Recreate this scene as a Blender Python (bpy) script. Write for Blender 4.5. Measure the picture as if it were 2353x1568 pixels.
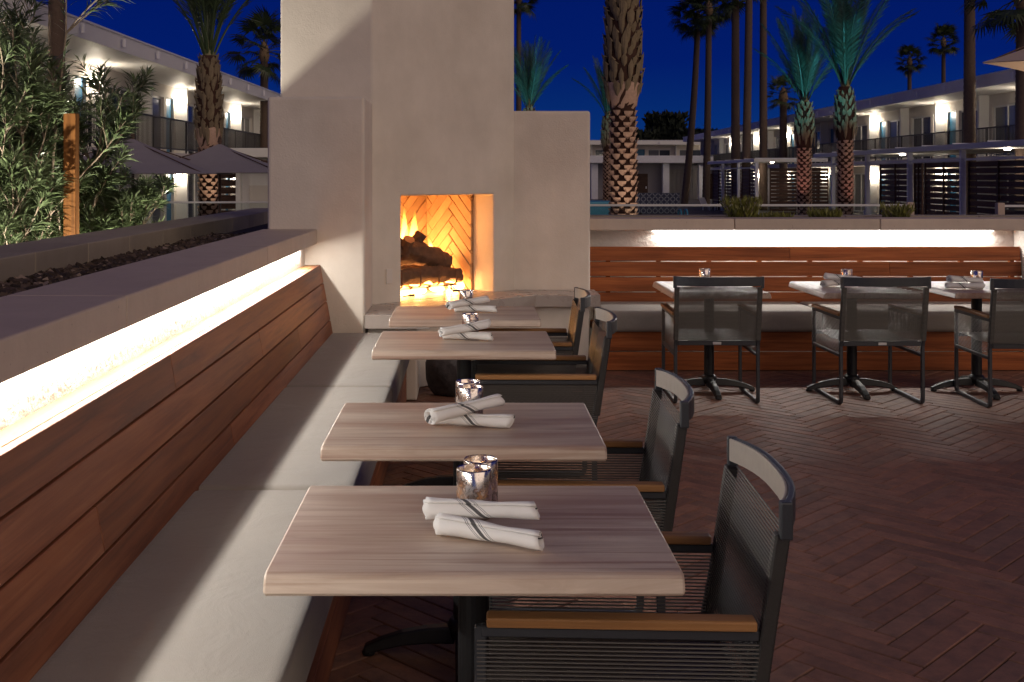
import bpy, bmesh, math, random
from mathutils import Vector, Matrix
from mathutils import noise as mnoise
R = math.radians
random.seed(7)
scene = bpy.context.scene
for o in list(bpy.data.objects): bpy.data.objects.remove(o)
COL = scene.collection

# ------------------------------------------------------------------ camera
H, F, CX, CY = 1.55, 2600.0, 1078.0, 405.0      # eye height, focal length and level-view axis in units of a 2353 px wide frame
cam_d = bpy.data.cameras.new('camera'); cam = bpy.data.objects.new('camera', cam_d); COL.objects.link(cam)
cam.location = (0, 0, H); cam.rotation_euler = (R(90), 0, 0)
cam_d.sensor_width = 36.0; cam_d.lens = 36.0 * F / 2353
cam_d.shift_x = (2353 / 2 - CX) / 2353; cam_d.shift_y = -(1568 / 2 - CY) / 2353
cam_d.clip_start = .05; cam_d.clip_end = 2000
scene.camera = cam

# ------------------------------------------------------------------ sky, dusk glow
world = bpy.data.worlds.new('World'); scene.world = world; world.use_nodes = True
wn = world.node_tree; wn.nodes.clear()
wo = wn.nodes.new('ShaderNodeOutputWorld'); wb = wn.nodes.new('ShaderNodeBackground')
wt = wn.nodes.new('ShaderNodeTexCoord'); ws = wn.nodes.new('ShaderNodeSeparateXYZ'); wr = wn.nodes.new('ShaderNodeValToRGB')
wn.links.new(wt.outputs['Generated'], ws.inputs[0]); wn.links.new(ws.outputs['Z'], wr.inputs[0])
e = wr.color_ramp.elements
e[0].position = 0.0; e[0].color = (.0030, .0380, .175, 1)
e[1].position = 0.30; e[1].color = (.0003, .0040, .095, 1)
el = e.new(.10); el.color = (.0005, .0115, .140, 1)
el = e.new(1.0); el.color = (.0003, .0025, .060, 1)
wn.links.new(wr.outputs[0], wb.inputs[0]); wb.inputs[1].default_value = 1.0
wn.links.new(wb.outputs[0], wo.inputs[0])
sun_d = bpy.data.lights.new('sun', 'SUN'); sun = bpy.data.objects.new('sun', sun_d); COL.objects.link(sun)
sun_d.energy = 1.15; sun_d.angle = R(70); sun_d.color = (1.0, .79, .56)
sun.rotation_euler = (R(66), 0, R(36))
vs = scene.view_settings
vs.view_transform = 'Standard'; vs.look = 'None'; vs.exposure = 0; vs.gamma = 1; vs.use_curve_mapping = False
scene.cycles.use_denoising = True
try: scene.cycles.denoiser = 'OPENIMAGEDENOISE'
except Exception: pass
scene.cycles.max_bounces = 8; scene.cycles.diffuse_bounces = 4; scene.cycles.transparent_max_bounces = 12
scene.cycles.sample_clamp_indirect = 6; scene.cycles.caustics_reflective = False; scene.cycles.caustics_refractive = False
scene.cycles.use_light_tree = True

# ------------------------------------------------------------------ helpers
def at(px, py, y):
    return Vector(((px - CX) / F * y, y, H - (py - CY) / F * y))
def gx(px, y): return (px - CX) / F * y

class MB:
    def __init__(s): s.v = []; s.f = []
    def quad(s, *p):
        i = len(s.v); s.v += [tuple(q) for q in p]; s.f.append(tuple(range(i, i + len(p)))); return s
    def box(s, x0, x1, y0, y1, z0, z1, M=None):
        i = len(s.v)
        P = [Vector(p) for p in ((x0,y0,z0),(x1,y0,z0),(x1,y1,z0),(x0,y1,z0),(x0,y0,z1),(x1,y0,z1),(x1,y1,z1),(x0,y1,z1))]
        if M is not None: P = [M @ p for p in P]
        s.v += [tuple(p) for p in P]
        s.f += [tuple(i + k for k in q) for q in ((0,3,2,1),(4,5,6,7),(0,1,5,4),(1,2,6,5),(2,3,7,6),(3,0,4,7))]
        return s
    def prism(s, poly, z0, z1):
        i = len(s.v); n = len(poly)
        s.v += [(p[0], p[1], z0) for p in poly] + [(p[0], p[1], z1) for p in poly]
        s.f.append(tuple(i + k for k in reversed(range(n)))); s.f.append(tuple(i + n + k for k in range(n)))
        for k in range(n):
            k2 = (k + 1) % n; s.f.append((i + k, i + k2, i + n + k2, i + n + k))
        return s
    def tube(s, pts, r, n=8, cap=True, flat=1.0, up=None):
        pts = [Vector(p) for p in pts]; m = len(pts); i0 = len(s.v)
        rs = r if isinstance(r, (list, tuple)) else [r] * m
        U = None
        for k, p in enumerate(pts):
            t = (pts[min(k + 1, m - 1)] - pts[max(k - 1, 0)]).normalized()
            if U is None:
                a = Vector(up) if up else (Vector((0, 0, 1)) if abs(t.z) < .9 else Vector((1, 0, 0)))
                U = (a - t * a.dot(t)).normalized()
            else: U = (U - t * U.dot(t)).normalized()
            V = t.cross(U)
            for j in range(n):
                a = 2 * math.pi * (j + .5) / n
                s.v.append(tuple(p + U * math.cos(a) * rs[k] * flat + V * math.sin(a) * rs[k]))
        for k in range(m - 1):
            for j in range(n):
                a = i0 + k * n + j; b = i0 + k * n + (j + 1) % n
                s.f.append((a, b, b + n, a + n))
        if cap:
            s.f.append(tuple(i0 + j for j in reversed(range(n)))); s.f.append(tuple(i0 + (m - 1) * n + j for j in range(n)))
        return s
    def bar(s, pts, w, h, up=(0, 0, 1)):
        """rectangular-section bar along pts: width w sideways, height h along up"""
        pts = [Vector(p) for p in pts]; m = len(pts); i0 = len(s.v); up = Vector(up)
        for k, p in enumerate(pts):
            t = (pts[min(k + 1, m - 1)] - pts[max(k - 1, 0)]).normalized()
            S = t.cross(up).normalized(); U = S.cross(t).normalized()
            sc = 1.0
            if 0 < k < m - 1:
                a = (pts[k] - pts[k - 1]).normalized().dot((pts[k + 1] - pts[k]).normalized())
                sc = 1 / max(.5, math.sqrt((1 + a) / 2))
            for su, sv in ((-1, -1), (1, -1), (1, 1), (-1, 1)):
                s.v.append(tuple(p + S * su * w / 2 + U * sv * h / 2 * sc))
        for k in range(m - 1):
            for j in range(4):
                a = i0 + k * 4 + j; b = i0 + k * 4 + (j + 1) % 4
                s.f.append((a, b, b + 4, a + 4))
        s.f.append((i0 + 3, i0 + 2, i0 + 1, i0)); q = i0 + (m - 1) * 4; s.f.append((q, q + 1, q + 2, q + 3))
        return s
    def lathe(s, prof, n=24, c=(0, 0)):
        i0 = len(s.v); m = len(prof)
        for r, z in prof:
            for j in range(n):
                a = 2 * math.pi * j / n; s.v.append((c[0] + r * math.cos(a), c[1] + r * math.sin(a), z))
        for k in range(m - 1):
            for j in range(n):
                a = i0 + k * n + j; b = i0 + k * n + (j + 1) % n
                s.f.append((a, b, b + n, a + n))
        return s
    def mesh(s, name, mat=None, smooth=False):
        me = bpy.data.meshes.new(name); me.from_pydata(s.v, [], s.f); me.validate(); me.update()
        if mat: me.materials.append(mat)
        if smooth:
            for p in me.polygons: p.use_smooth = True
        return me
    def build(s, name, mat, parent=None, smooth=False, bevel=0, kind=None, seg=2, fixn=False):
        me = s.mesh(name, mat, smooth)
        if fixn:
            bm = bmesh.new(); bm.from_mesh(me); bmesh.ops.recalc_face_normals(bm, faces=bm.faces); bm.to_mesh(me); bm.free()
        return link(name, me, parent, bevel=bevel, kind=kind, seg=seg)

def link(name, me, parent=None, loc=None, rot=None, bevel=0, kind=None, seg=2, scale=None):
    o = bpy.data.objects.new(name, me); COL.objects.link(o)
    if parent: o.parent = parent
    if loc is not None: o.location = loc
    if rot is not None: o.rotation_euler = rot
    if scale is not None: o.scale = scale
    if bevel:
        b = o.modifiers.new('bevel', 'BEVEL'); b.width = bevel; b.segments = seg; b.limit_method = 'ANGLE'; b.angle_limit = R(35)
        b.harden_normals = False
    if kind: o['kind'] = kind
    return o

def tag(o, label, cat, group=None, kind=None):
    o['label'] = label; o['category'] = cat
    if group: o['group'] = group
    if kind: o['kind'] = kind
    return o
def thing(name, label, cat, loc=(0, 0, 0), rz=0, group=None):
    o = bpy.data.objects.new(name, None); COL.objects.link(o); o.location = loc; o.rotation_euler = (0, 0, rz)
    o.empty_display_size = .1
    return tag(o, label, cat, group)
def struct(o): o['kind'] = 'structure'; return o
def copy_tree(o, parent=None):
    c = o.copy(); COL.objects.link(c)
    if parent is not None: c.parent = parent
    for ch in list(o.children): copy_tree(ch, c)
    return c
def lamp_point(name, parent, loc, power, color, r=.05):
    d = bpy.data.lights.new(name, 'POINT'); d.energy = power; d.color = color; d.shadow_soft_size = r
    o = bpy.data.objects.new(name, d); COL.objects.link(o); o.location = loc
    if parent: o.parent = parent
    return o
def lamp_spot(name, parent, loc, target, power, color, angle=60, blend=.6, r=.06):
    d = bpy.data.lights.new(name, 'SPOT'); d.energy = power; d.color = color; d.spot_size = R(angle); d.spot_blend = blend; d.shadow_soft_size = r
    o = bpy.data.objects.new(name, d); COL.objects.link(o); o.location = loc
    o.rotation_euler = (Vector(target) - Vector(loc)).to_track_quat('-Z', 'Y').to_euler()
    if parent: o.parent = parent
    return o

# ------------------------------------------------------------------ materials
class N:
    def __init__(s, name):
        s.m = bpy.data.materials.new(name); s.m.use_nodes = True; s.t = s.m.node_tree; s.t.nodes.clear()
        s.out = s.new('ShaderNodeOutputMaterial')
    def new(s, t, **k):
        n = s.t.nodes.new(t)
        for a, b in k.items():
            if a.startswith('_'): setattr(n, a[1:], b)
            else: n.inputs[a.replace('__', ' ')].default_value = b
        return n
    def l(s, a, b): s.t.links.new(a, b); return s
    def coords(s, scale=(1, 1, 1), kind='Object', rnd=True, loc=(0, 0, 0)):
        tc = s.new('ShaderNodeTexCoord'); mp = s.new('ShaderNodeMapping'); mp.inputs['Scale'].default_value = scale; mp.inputs['Location'].default_value = loc
        if rnd:
            oi = s.new('ShaderNodeObjectInfo'); ad = s.new('ShaderNodeVectorMath', _operation='MULTIPLY_ADD')
            cb = s.new('ShaderNodeCombineXYZ'); 
            for k in 'XYZ': s.l(oi.outputs['Random'], cb.inputs[k])
            s.l(cb.outputs[0], ad.inputs[0]); ad.inputs[1].default_value = (37, 53, 71); s.l(tc.outputs[kind], ad.inputs[2]); s.l(ad.outputs[0], mp.inputs[0])
        else: s.l(tc.outputs[kind], mp.inputs[0])
        return mp.outputs[0]
    def noise(s, vec, scale, detail=4, rough=.55, dist=0):
        n = s.new('ShaderNodeTexNoise'); n.inputs['Scale'].default_value = scale; n.inputs['Detail'].default_value = detail
        n.inputs['Roughness'].default_value = rough; n.inputs['Distortion'].default_value = dist
        s.l(vec, n.inputs['Vector']); return n.outputs['Fac']
    def ramp(s, fac, stops):
        r = s.new('ShaderNodeValToRGB'); e = r.color_ramp.elements
        while len(e) < len(stops): e.new(.5)
        for k, (p, c) in enumerate(stops):
            e[k].position = p; e[k].color = (c[0], c[1], c[2], 1) if not isinstance(c, (int, float)) else (c, c, c, 1)
        s.l(fac, r.inputs[0]); return r.outputs[0]
    def mix(s, fac, a, b, blend='MIX'):
        m = s.new('ShaderNodeMix', _data_type='RGBA', _blend_type=blend)
        for v, i in ((fac, 0), (a, 6), (b, 7)):
            if hasattr(v, 'is_linked'): s.l(v, m.inputs[i])
            else: m.inputs[i].default_value = v if i == 0 else (v[0], v[1], v[2], 1)
        return m.outputs[2]
    def math(s, op, a, b=0, c=0):
        m = s.new('ShaderNodeMath', _operation=op)
        for i, v in enumerate((a, b, c)):
            if hasattr(v, 'is_linked'): s.l(v, m.inputs[i])
            else: m.inputs[i].default_value = v
        return m.outputs[0]
    def rand(s, lo, hi):
        oi = s.new('ShaderNodeObjectInfo'); mr = s.new('ShaderNodeMapRange'); s.l(oi.outputs['Random'], mr.inputs[0])
        mr.inputs[3].default_value = lo; mr.inputs[4].default_value = hi; return mr.outputs[0]
    def bright(s, col, val):
        h = s.new('ShaderNodeHueSaturation'); s.l(col, h.inputs['Color']); s.l(val, h.inputs['Value']); return h.outputs[0]
    def bump(s, h, strength, dist=.01):
        b = s.new('ShaderNodeBump'); b.inputs['Strength'].default_value = strength; b.inputs['Distance'].default_value = dist; s.l(h, b.inputs['Height']); return b.outputs[0]
    def finish(s, color, rough=.6, normal=None, metal=0, **k):
        p = s.new('ShaderNodeBsdfPrincipled'); p.inputs['Metallic'].default_value = metal
        if hasattr(color, 'is_linked'): s.l(color, p.inputs['Base Color'])
        else: p.inputs['Base Color'].default_value = (*color, 1)
        if hasattr(rough, 'is_linked'): s.l(rough, p.inputs['Roughness'])
        else: p.inputs['Roughness'].default_value = rough
        if normal is not None: s.l(normal, p.inputs['Normal'])
        for a, b in k.items(): p.inputs[a.replace('__', ' ')].default_value = b
        s.l(p.outputs[0], s.out.inputs[0]); s.p = p; return s.m

MATS = {}
def plain(name, color, rough=.6, metal=0, var=.12, scale=6, bump=0, bscale=60, **k):
    n = N(name); v = n.coords(rnd=True)
    c = n.mix(n.noise(v, scale, 4), [x * (1 - var) for x in color], [min(1, x * (1 + var)) for x in color])
    nm = n.bump(n.noise(v, bscale, 5), bump) if bump else None
    MATS[name] = n.finish(c, rough, nm, metal, **k); return MATS[name]
def emit(name, color, strength):
    n = N(name); e = n.new('ShaderNodeEmission'); e.inputs[0].default_value = (*color, 1); e.inputs[1].default_value = strength
    n.l(e.outputs[0], n.out.inputs[0]); MATS[name] = n.m; return n.m
def wood(name, axis, dark, mid, light, grain=1.0, rough=.55, var=(.78, 1.22), bump=.14, spec=.22):
    n = N(name); sc = [26, 26, 26]; sc['xyz'.index(axis)] = 1.3
    v = n.coords(scale=sc); a = n.noise(v, 1.0 * grain, 6, .62, .6)
    sc2 = [130, 130, 130]; sc2['xyz'.index(axis)] = 4; v2 = n.coords(scale=sc2); b = n.noise(v2, 1.0 * grain, 3, .5)
    c = n.ramp(a, [(.28, dark), (.5, mid), (.72, light)])
    c = n.mix(n.math('MULTIPLY', b, .55), c, dark)
    sc3 = [5, 5, 5]; sc3['xyz'.index(axis)] = .9; big = n.noise(n.coords(scale=sc3), 1, 2)
    c = n.bright(c, n.math('MULTIPLY', n.rand(*var), n.math('ADD', n.math('MULTIPLY', big, .7), .65)))
    r = n.math('ADD', n.math('MULTIPLY', a, .25), rough - .12)
    MATS[name] = n.finish(c, r, n.bump(b, bump, .004), 0); n.p.inputs['Specular IOR Level'].default_value = spec; return n.m

def stucco(name, a, b, bump=.25, fine=90, mott=1.6):
    n = N(name); v = n.coords(kind='Object', rnd=False)
    c = n.mix(n.ramp(n.noise(v, mott, 5, .6), [(.3, 0.), (.7, 1.)]), a, b)
    c = n.mix(n.math('MULTIPLY', n.noise(n.coords(scale=(9, 9, .7), rnd=False), 1, 4), .22), c, [x * .72 for x in a])
    h = n.math('ADD', n.noise(v, fine, 5, .6), n.math('MULTIPLY', n.noise(v, 5, 3), 1.6))
    MATS[name] = n.finish(c, .82, n.bump(h, bump, .009)); return n.m
stucco('stucco', (.63, .56, .48), (.80, .72, .63))
stucco('stucco_rough', (.70, .66, .60), (.80, .75, .69), bump=1.0, fine=38)
def concrete(name, a, b, rough=.6):
    n = N(name); v = n.coords(rnd=True)
    c = n.mix(n.noise(v, 3.5, 6, .65), a, b)
    spots = n.ramp(n.noise(v, 55, 2), [(.70, 0.), (.76, 1.)])
    c = n.mix(n.math('MULTIPLY', spots, .55), c, [x * .35 for x in a])
    st = n.noise(n.coords(scale=(14, 14, 1.2)), 1, 4)
    c = n.mix(n.math('MULTIPLY', st, .3), c, [x * .6 for x in a])
    c = n.bright(c, n.rand(.9, 1.1))
    h = n.math('SUBTRACT', n.noise(v, 30, 5), n.math('MULTIPLY', spots, 1.0))
    MATS[name] = n.finish(c, n.math('ADD', n.math('MULTIPLY', n.noise(v, 9, 4), .3), rough - .15), n.bump(h, .25, .004)); return n.m
concrete('concrete', (.47, .375, .305), (.62, .50, .41))
concrete('concrete_dark', (.27, .225, .175), (.40, .33, .26), .75)
concrete('hearth_stone', (.33, .28, .25), (.46, .40, .36), .30)
wood('ipe_y', 'y', (.14, .045, .022), (.33, .122, .058), (.45, .19, .092))
wood('ipe_x', 'x', (.13, .034, .009), (.32, .090, .026), (.46, .150, .046))
wood('slat_dark', 'x', (.04, .020, .014), (.105, .055, .040), (.16, .085, .062))
wood('teak', 'x', (.16, .07, .024), (.36, .18, .07), (.46, .25, .11), rough=.5)
wood('teak_y', 'y', (.16, .07, .024), (.36, .18, .07), (.46, .25, .11), rough=.5)
wood('stake_wood', 'z', (.085, .032, .008), (.21, .082, .02), (.29, .12, .034), rough=.8)
def table_wood():
    n = N('table_wood')
    v = n.coords(scale=(1.5, 17, 17)); a = n.noise(v, 1, 7, .66, 1.2)
    v2 = n.coords(scale=(2.0, 95, 95)); b = n.noise(v2, 1, 3, .5, .3)
    v3 = n.coords(scale=(.9, 7, 7)); big = n.noise(v3, 1, 3, .5, .5)
    c = n.ramp(a, [(.24, (.22, .13, .09)), (.38, (.45, .345, .26)), (.55, (.59, .48, .38)), (.76, (.70, .60, .49))])
    c = n.mix(n.math('MULTIPLY', b, .45), c, (.33, .225, .175))
    c = n.mix(n.ramp(big, [(.48, 0.), (.70, .75)]), c, (.30, .165, .12))
    stk = n.noise(n.coords(scale=(.75, 44, 44)), 1, 4, .6, .5); c = n.mix(n.ramp(stk, [(.54, 0.), (.67, .72)]), c, (.27, .15, .105))
    c = n.bright(c, n.rand(.94, 1.05))
    MATS['table_wood'] = n.finish(c, n.math('ADD', n.math('MULTIPLY', a, .2), .30), n.bump(b, .08, .003))
table_wood()
def fabric():
    n = N('cushion_fabric'); v = n.coords(rnd=True)
    w = n.noise(n.coords(scale=(420, 420, 420)), 1, 2); s_ = n.noise(v, 2.5, 4); wr = n.noise(v, 4.5, 4, .55, .9)
    c = n.mix(s_, (.26, .232, .20), (.33, .297, .26)); c = n.mix(n.math('MULTIPLY', w, .5), c, (.19, .17, .148))
    h = n.math('ADD', n.math('MULTIPLY', w, .12), n.math('MULTIPLY', wr, 1.0))
    MATS['cushion_fabric'] = n.finish(c, .95, n.bump(h, .55, .022)); n.p.inputs['Sheen Weight'].default_value = .15
fabric()
def paver(name, island):
    n = N(name); v = n.coords(kind='Object', rnd=not island)
    if island:
        g = n.new('ShaderNodeNewGeometry'); rv = g.outputs['Random Per Island']
    else:
        rv = n.new('ShaderNodeObjectInfo').outputs['Random']
    c = n.ramp(rv, [(0, (.20, .094, .056)), (.35, (.27, .126, .076)), (.7, (.345, .157, .094)), (1, (.255, .136, .088))])
    nz = n.noise(v, 9, 6, .7); c = n.mix(n.math('MULTIPLY', n.ramp(nz, [(.35, 0.), (.68, 1.)]), .7), c, (.10, .060, .048))
    sp = n.ramp(n.noise(v, 150, 2), [(.68, 0.), (.78, 1.)]); c = n.mix(n.math('MULTIPLY', sp, .25), c, (.26, .20, .17))
    MATS[name] = n.finish(c, n.math('ADD', n.math('MULTIPLY', nz, .3), .48), n.bump(n.noise(v, 60, 5, .65), .45, .004))
paver('paver', False); paver('paver_mass', True)
plain('mortar', (.022, .016, .014), .9)
plain('powder_coat', (.030, .032, .037), .42, 0, .1, 30, .03, 400)
plain('post_cord', (.020, .017, .015), .6, 0, .2, 60, .4, 300)
plain('cord', (.042, .034, .027), .40, 0, .25, 60, Specular__IOR__Level=.75)
plain('black_iron', (.012, .012, .013), .45, .3)
plain('white_paint', (.72, .70, .68), .55, 0, .06, 2)
plain('offwhite_wall', (.62, .57, .52), .7, 0, .08, 1)
plain('blue_door', (.015, .12, .24), .45)
plain('rail_metal', (.05, .045, .045), .5, .4)
plain('grey_steel', (.66, .65, .72), .5, .0)
plain('frame_white', (.66, .64, .62), .5)
plain('umbrella_lilac', (.26, .235, .26), .9, 0, .08, 5, .1, 200)
plain('umbrella_tan', (.52, .40, .32), .9, 0, .06, 5, .1, 200)
plain('bark_ring', (.10, .066, .05), .9, 0, .35, 14, .6, 40)
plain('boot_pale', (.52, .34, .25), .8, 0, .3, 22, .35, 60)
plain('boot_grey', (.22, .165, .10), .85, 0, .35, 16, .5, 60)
plain('trunk_dark', (.055, .022, .013), .95, 0, .4, 20, .6, 40)
plain('frond_green', (.065, .10, .035), .5, 0, .3, 3)
plain('petiole', (.22, .20, .09), .55, 0, .2, 3)
plain('fan_green', (.05, .075, .025), .5, 0, .3, 3)
plain('dry_leaf', (.20, .13, .07), .8, 0, .3, 6)
plain('branch', (.30, .23, .17), .75, 0, .25, 18, .3, 80)
plain('shrub_yellow', (.20, .20, .035), .6, 0, .35, 9)
plain('tree_dark', (.012, .018, .010), .9, 0, .3, 1)
plain('ground_paving', (.10, .085, .08), .85, 0, .3, .5, .2, 8)
plain('napkin_plain', (.78, .76, .73), .9)
plain('candle_wax', (.8, .72, .6), .5)
plain('log_bark', (.10, .055, .035), .9, 0, .55, 22, 1.0, 34)
plain('log_end', (.42, .20, .09), .85, 0, .3, 30, .4, 60)
plain('rock_dark', (.045, .036, .036), .8, 0, .9, 26, .8, 24)
plain('curtain', (.26, .24, .24), .9, 0, .12, 1.2)
plain('fire_steel', (.12, .07, .05), .6, .6)
plain('pool_blue', (.05, .28, .42), .4)
plain('brass_label', (.55, .55, .55), .35, .8)
def glass_dark():
    n = N('window_glass'); v = n.coords(kind='Object', rnd=True, scale=(.35, .35, .35))
    c = n.mix(n.noise(v, 1, 2), (.020, .026, .040), (.075, .085, .115)); c = n.mix(n.ramp(n.rand(0., 1.), [(.45, 0.), (.55, .85)]), c, (.17, .175, .20))
    MATS['window_glass'] = n.finish(c, .08); n.p.inputs['Specular IOR Level'].default_value = .6
glass_dark()
def clear_glass():
    n = N('clear_glass'); t = n.new('ShaderNodeBsdfTransparent'); t.inputs[0].default_value = (.88, .92, .92, 1)
    g = n.new('ShaderNodeBsdfGlossy'); g.inputs['Roughness'].default_value = .03
    fr = n.new('ShaderNodeFresnel'); fr.inputs[0].default_value = 1.45
    mx = n.new('ShaderNodeMixShader'); n.l(n.math('MULTIPLY', fr.outputs[0], .8), mx.inputs[0]); n.l(t.outputs[0], mx.inputs[1]); n.l(g.outputs[0], mx.inputs[2]); n.l(mx.outputs[0], n.out.inputs[0])
    MATS['clear_glass'] = n.m
clear_glass()
def firebrick():
    n = N('fire_brick'); v = n.coords(rnd=True)
    c = n.mix(n.noise(v, 12, 5), (.42, .26, .13), (.60, .42, .24)); c = n.bright(c, n.rand(.8, 1.12))
    MATS['fire_brick'] = n.finish(c, .85, n.bump(n.noise(v, 70, 4), .4, .004))
firebrick()
plain('fire_mortar', (.26, .15, .08), .9)
def leaf(name, top, under, trans=.25, rough=.38):
    n = N(name); g = n.new('ShaderNodeNewGeometry'); v = n.coords(rnd=False)
    c = n.mix(n.noise(v, 3.5, 3), top, under); c = n.bright(c, n.math('ADD', n.math('MULTIPLY', g.outputs['Random Per Island'], .9), .55))
    p = n.new('ShaderNodeBsdfPrincipled'); n.l(c, p.inputs['Base Color']); p.inputs['Roughness'].default_value = rough
    t = n.new('ShaderNodeBsdfTranslucent'); n.l(c, t.inputs[0]); mx = n.new('ShaderNodeMixShader'); mx.inputs[0].default_value = trans
    n.l(p.outputs[0], mx.inputs[1]); n.l(t.outputs[0], mx.inputs[2]); n.l(mx.outputs[0], n.out.inputs[0]); MATS[name] = n.m
leaf('oleander_leaf', (.055, .085, .032), (.135, .165, .085), .12, rough=.3)
leaf('shrub_leaf', (.16, .17, .03), (.24, .23, .05))
leaf('palm_leaflet', (.05, .085, .035), (.09, .13, .055), .2)
leaf('palm_leaflet_teal_lit', (.045, .10, .075), (.08, .15, .11), .25)  # leaflet green tinted toward the teal of the uplights
leaf('fan_leaf', (.035, .055, .018), (.06, .08, .03), .15)
def mercury():
    n = N('mercury_glass'); v = n.coords(rnd=True)
    a = n.noise(v, 150, 4, .7); b = n.noise(v, 22, 4, .6)
    m = n.ramp(n.math('ADD', n.math('MULTIPLY', a, .6), n.math('MULTIPLY', b, .5)), [(.53, 0.), (.62, 1.)])
    p = n.new('ShaderNodeBsdfPrincipled'); p.inputs['Base Color'].default_value = (.78, .72, .67, 1); p.inputs['Metallic'].default_value = 1; p.inputs['Roughness'].default_value = .2
    n.l(n.bump(b, .12, .006), p.inputs['Normal'])
    t = n.new('ShaderNodeBsdfTranslucent'); t.inputs[0].default_value = (.62, .50, .40, 1)
    d = n.new('ShaderNodeBsdfDiffuse'); d.inputs[0].default_value = (.13, .10, .085, 1); ms = n.new('ShaderNodeMixShader'); ms.inputs[0].default_value = .45
    n.l(t.outputs[0], ms.inputs[1]); n.l(d.outputs[0], ms.inputs[2])
    mx = n.new('ShaderNodeMixShader'); n.l(n.math('MULTIPLY', m, .85), mx.inputs[0]); n.l(p.outputs[0], mx.inputs[1]); n.l(ms.outputs[0], mx.inputs[2]); n.l(mx.outputs[0], n.out.inputs[0])
    MATS['mercury_glass'] = n.m
mercury()
def napkin_mat():
    n = N('napkin_stripe'); tc = n.new('ShaderNodeTexCoord'); sp = n.new('ShaderNodeSeparateXYZ'); n.l(tc.outputs['Object'], sp.inputs[0])
    an = n.math('ARCTAN2', sp.outputs['Z'], n.math('MULTIPLY', sp.outputs['Y'], -1.0))
    q = n.math('ADD', sp.outputs['X'], n.math('MULTIPLY', an, .022))
    q = n.math('ADD', q, n.rand(-.03, .03))
    q = n.math('MODULO', n.math('ADD', q, 1.0), .19)
    def band(lo, hi): return n.math('MULTIPLY', n.math('GREATER_THAN', q, lo), n.math('LESS_THAN', q, hi))
    v = n.coords(rnd=True); w = n.noise(n.coords(scale=(700, 700, 700)), 1, 2)
    base = n.mix(n.noise(v, 14, 4), (.70, .68, .65), (.80, .78, .75))
    c = n.mix(n.math('MULTIPLY', band(.052, .064), .92), base, (.03, .03, .033))
    for lo, hi in ((.0385, .0405), (.0435, .0455), (.0705, .0725), (.0755, .0775)): c = n.mix(n.math('MULTIPLY', band(lo, hi), .8), c, (.10, .10, .105))
    MATS['napkin_stripe'] = n.finish(c, .92, n.bump(n.math('ADD', n.math('MULTIPLY', w, .2), n.noise(v, 30, 4)), .35, .005))
napkin_mat()
def flame_mat():
    n = N('flame'); tc = n.new('ShaderNodeTexCoord'); sp = n.new('ShaderNodeSeparateXYZ'); n.l(tc.outputs['Generated'], sp.inputs[0])
    c = n.ramp(sp.outputs['Z'], [(0., (1, .62, .22)), (.45, (1, .42, .09)), (1., (1, .20, .02))])
    e = n.new('ShaderNodeEmission'); n.l(c, e.inputs[0]); n.l(n.ramp(sp.outputs['Z'], [(0., 1.), (.5, .55), (1., .15)]), e.inputs[1])
    mu = n.new('ShaderNodeVectorMath', _operation='MULTIPLY')
    st = n.math('MULTIPLY', n.ramp(sp.outputs['Z'], [(0., 1.), (.5, .6), (1., .12)]), 26.0); n.l(st, e.inputs[1])
    lw = n.new('ShaderNodeLayerWeight'); lw.inputs[0].default_value = .35
    t = n.new('ShaderNodeBsdfTransparent'); mx = n.new('ShaderNodeMixShader')
    fac = n.math('MULTIPLY', n.math('POWER', n.math('SUBTRACT', 1.0, lw.outputs['Facing']), 1.2), n.ramp(sp.outputs['Z'], [(0., .95), (.7, .75), (1., .0)]))
    n.l(fac, mx.inputs[0]); n.l(t.outputs[0], mx.inputs[1]); n.l(e.outputs[0], mx.inputs[2]); n.l(mx.outputs[0], n.out.inputs[0]); MATS['flame'] = n.m
flame_mat()
def tile_pattern():
    n = N('circle_tile'); v = n.coords(rnd=False, scale=(3.2, 3.2, 3.2)); fr = n.new('ShaderNodeVectorMath', _operation='FRACTION'); n.l(v, fr.inputs[0])
    sp = n.new('ShaderNodeSeparateXYZ'); n.l(fr.outputs[0], sp.inputs[0])
    dx = n.math('SUBTRACT', sp.outputs['X'], .5); dz = n.math('SUBTRACT', sp.outputs['Z'], .5)
    r = n.math('SQRT', n.math('ADD', n.math('MULTIPLY', dx, dx), n.math('MULTIPLY', dz, dz)))
    ring = n.math('MULTIPLY', n.math('GREATER_THAN', r, .30), n.math('LESS_THAN', r, .44))
    MATS['circle_tile'] = n.finish(n.mix(ring, (.012, .018, .06), (.20, .21, .26)), .5)
tile_pattern()
def gravel_mat():
    n = N('mulch'); g = n.new('ShaderNodeNewGeometry')
    c = n.ramp(g.outputs['Random Per Island'], [(0, (.02, .012, .010)), (.6, (.06, .038, .030)), (.92, (.11, .075, .06)), (1, (.28, .21, .18))])
    MATS['mulch'] = n.finish(c, .9)
gravel_mat()
emit('led_white', (1.0, .95, .88), 14)
emit('lamp_glow', (1.0, .88, .70), 60)
emit('candle_flame', (1.0, .55, .18), 30)
emit('ember', (1.0, .25, .04), 2.5)
M = MATS

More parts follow.
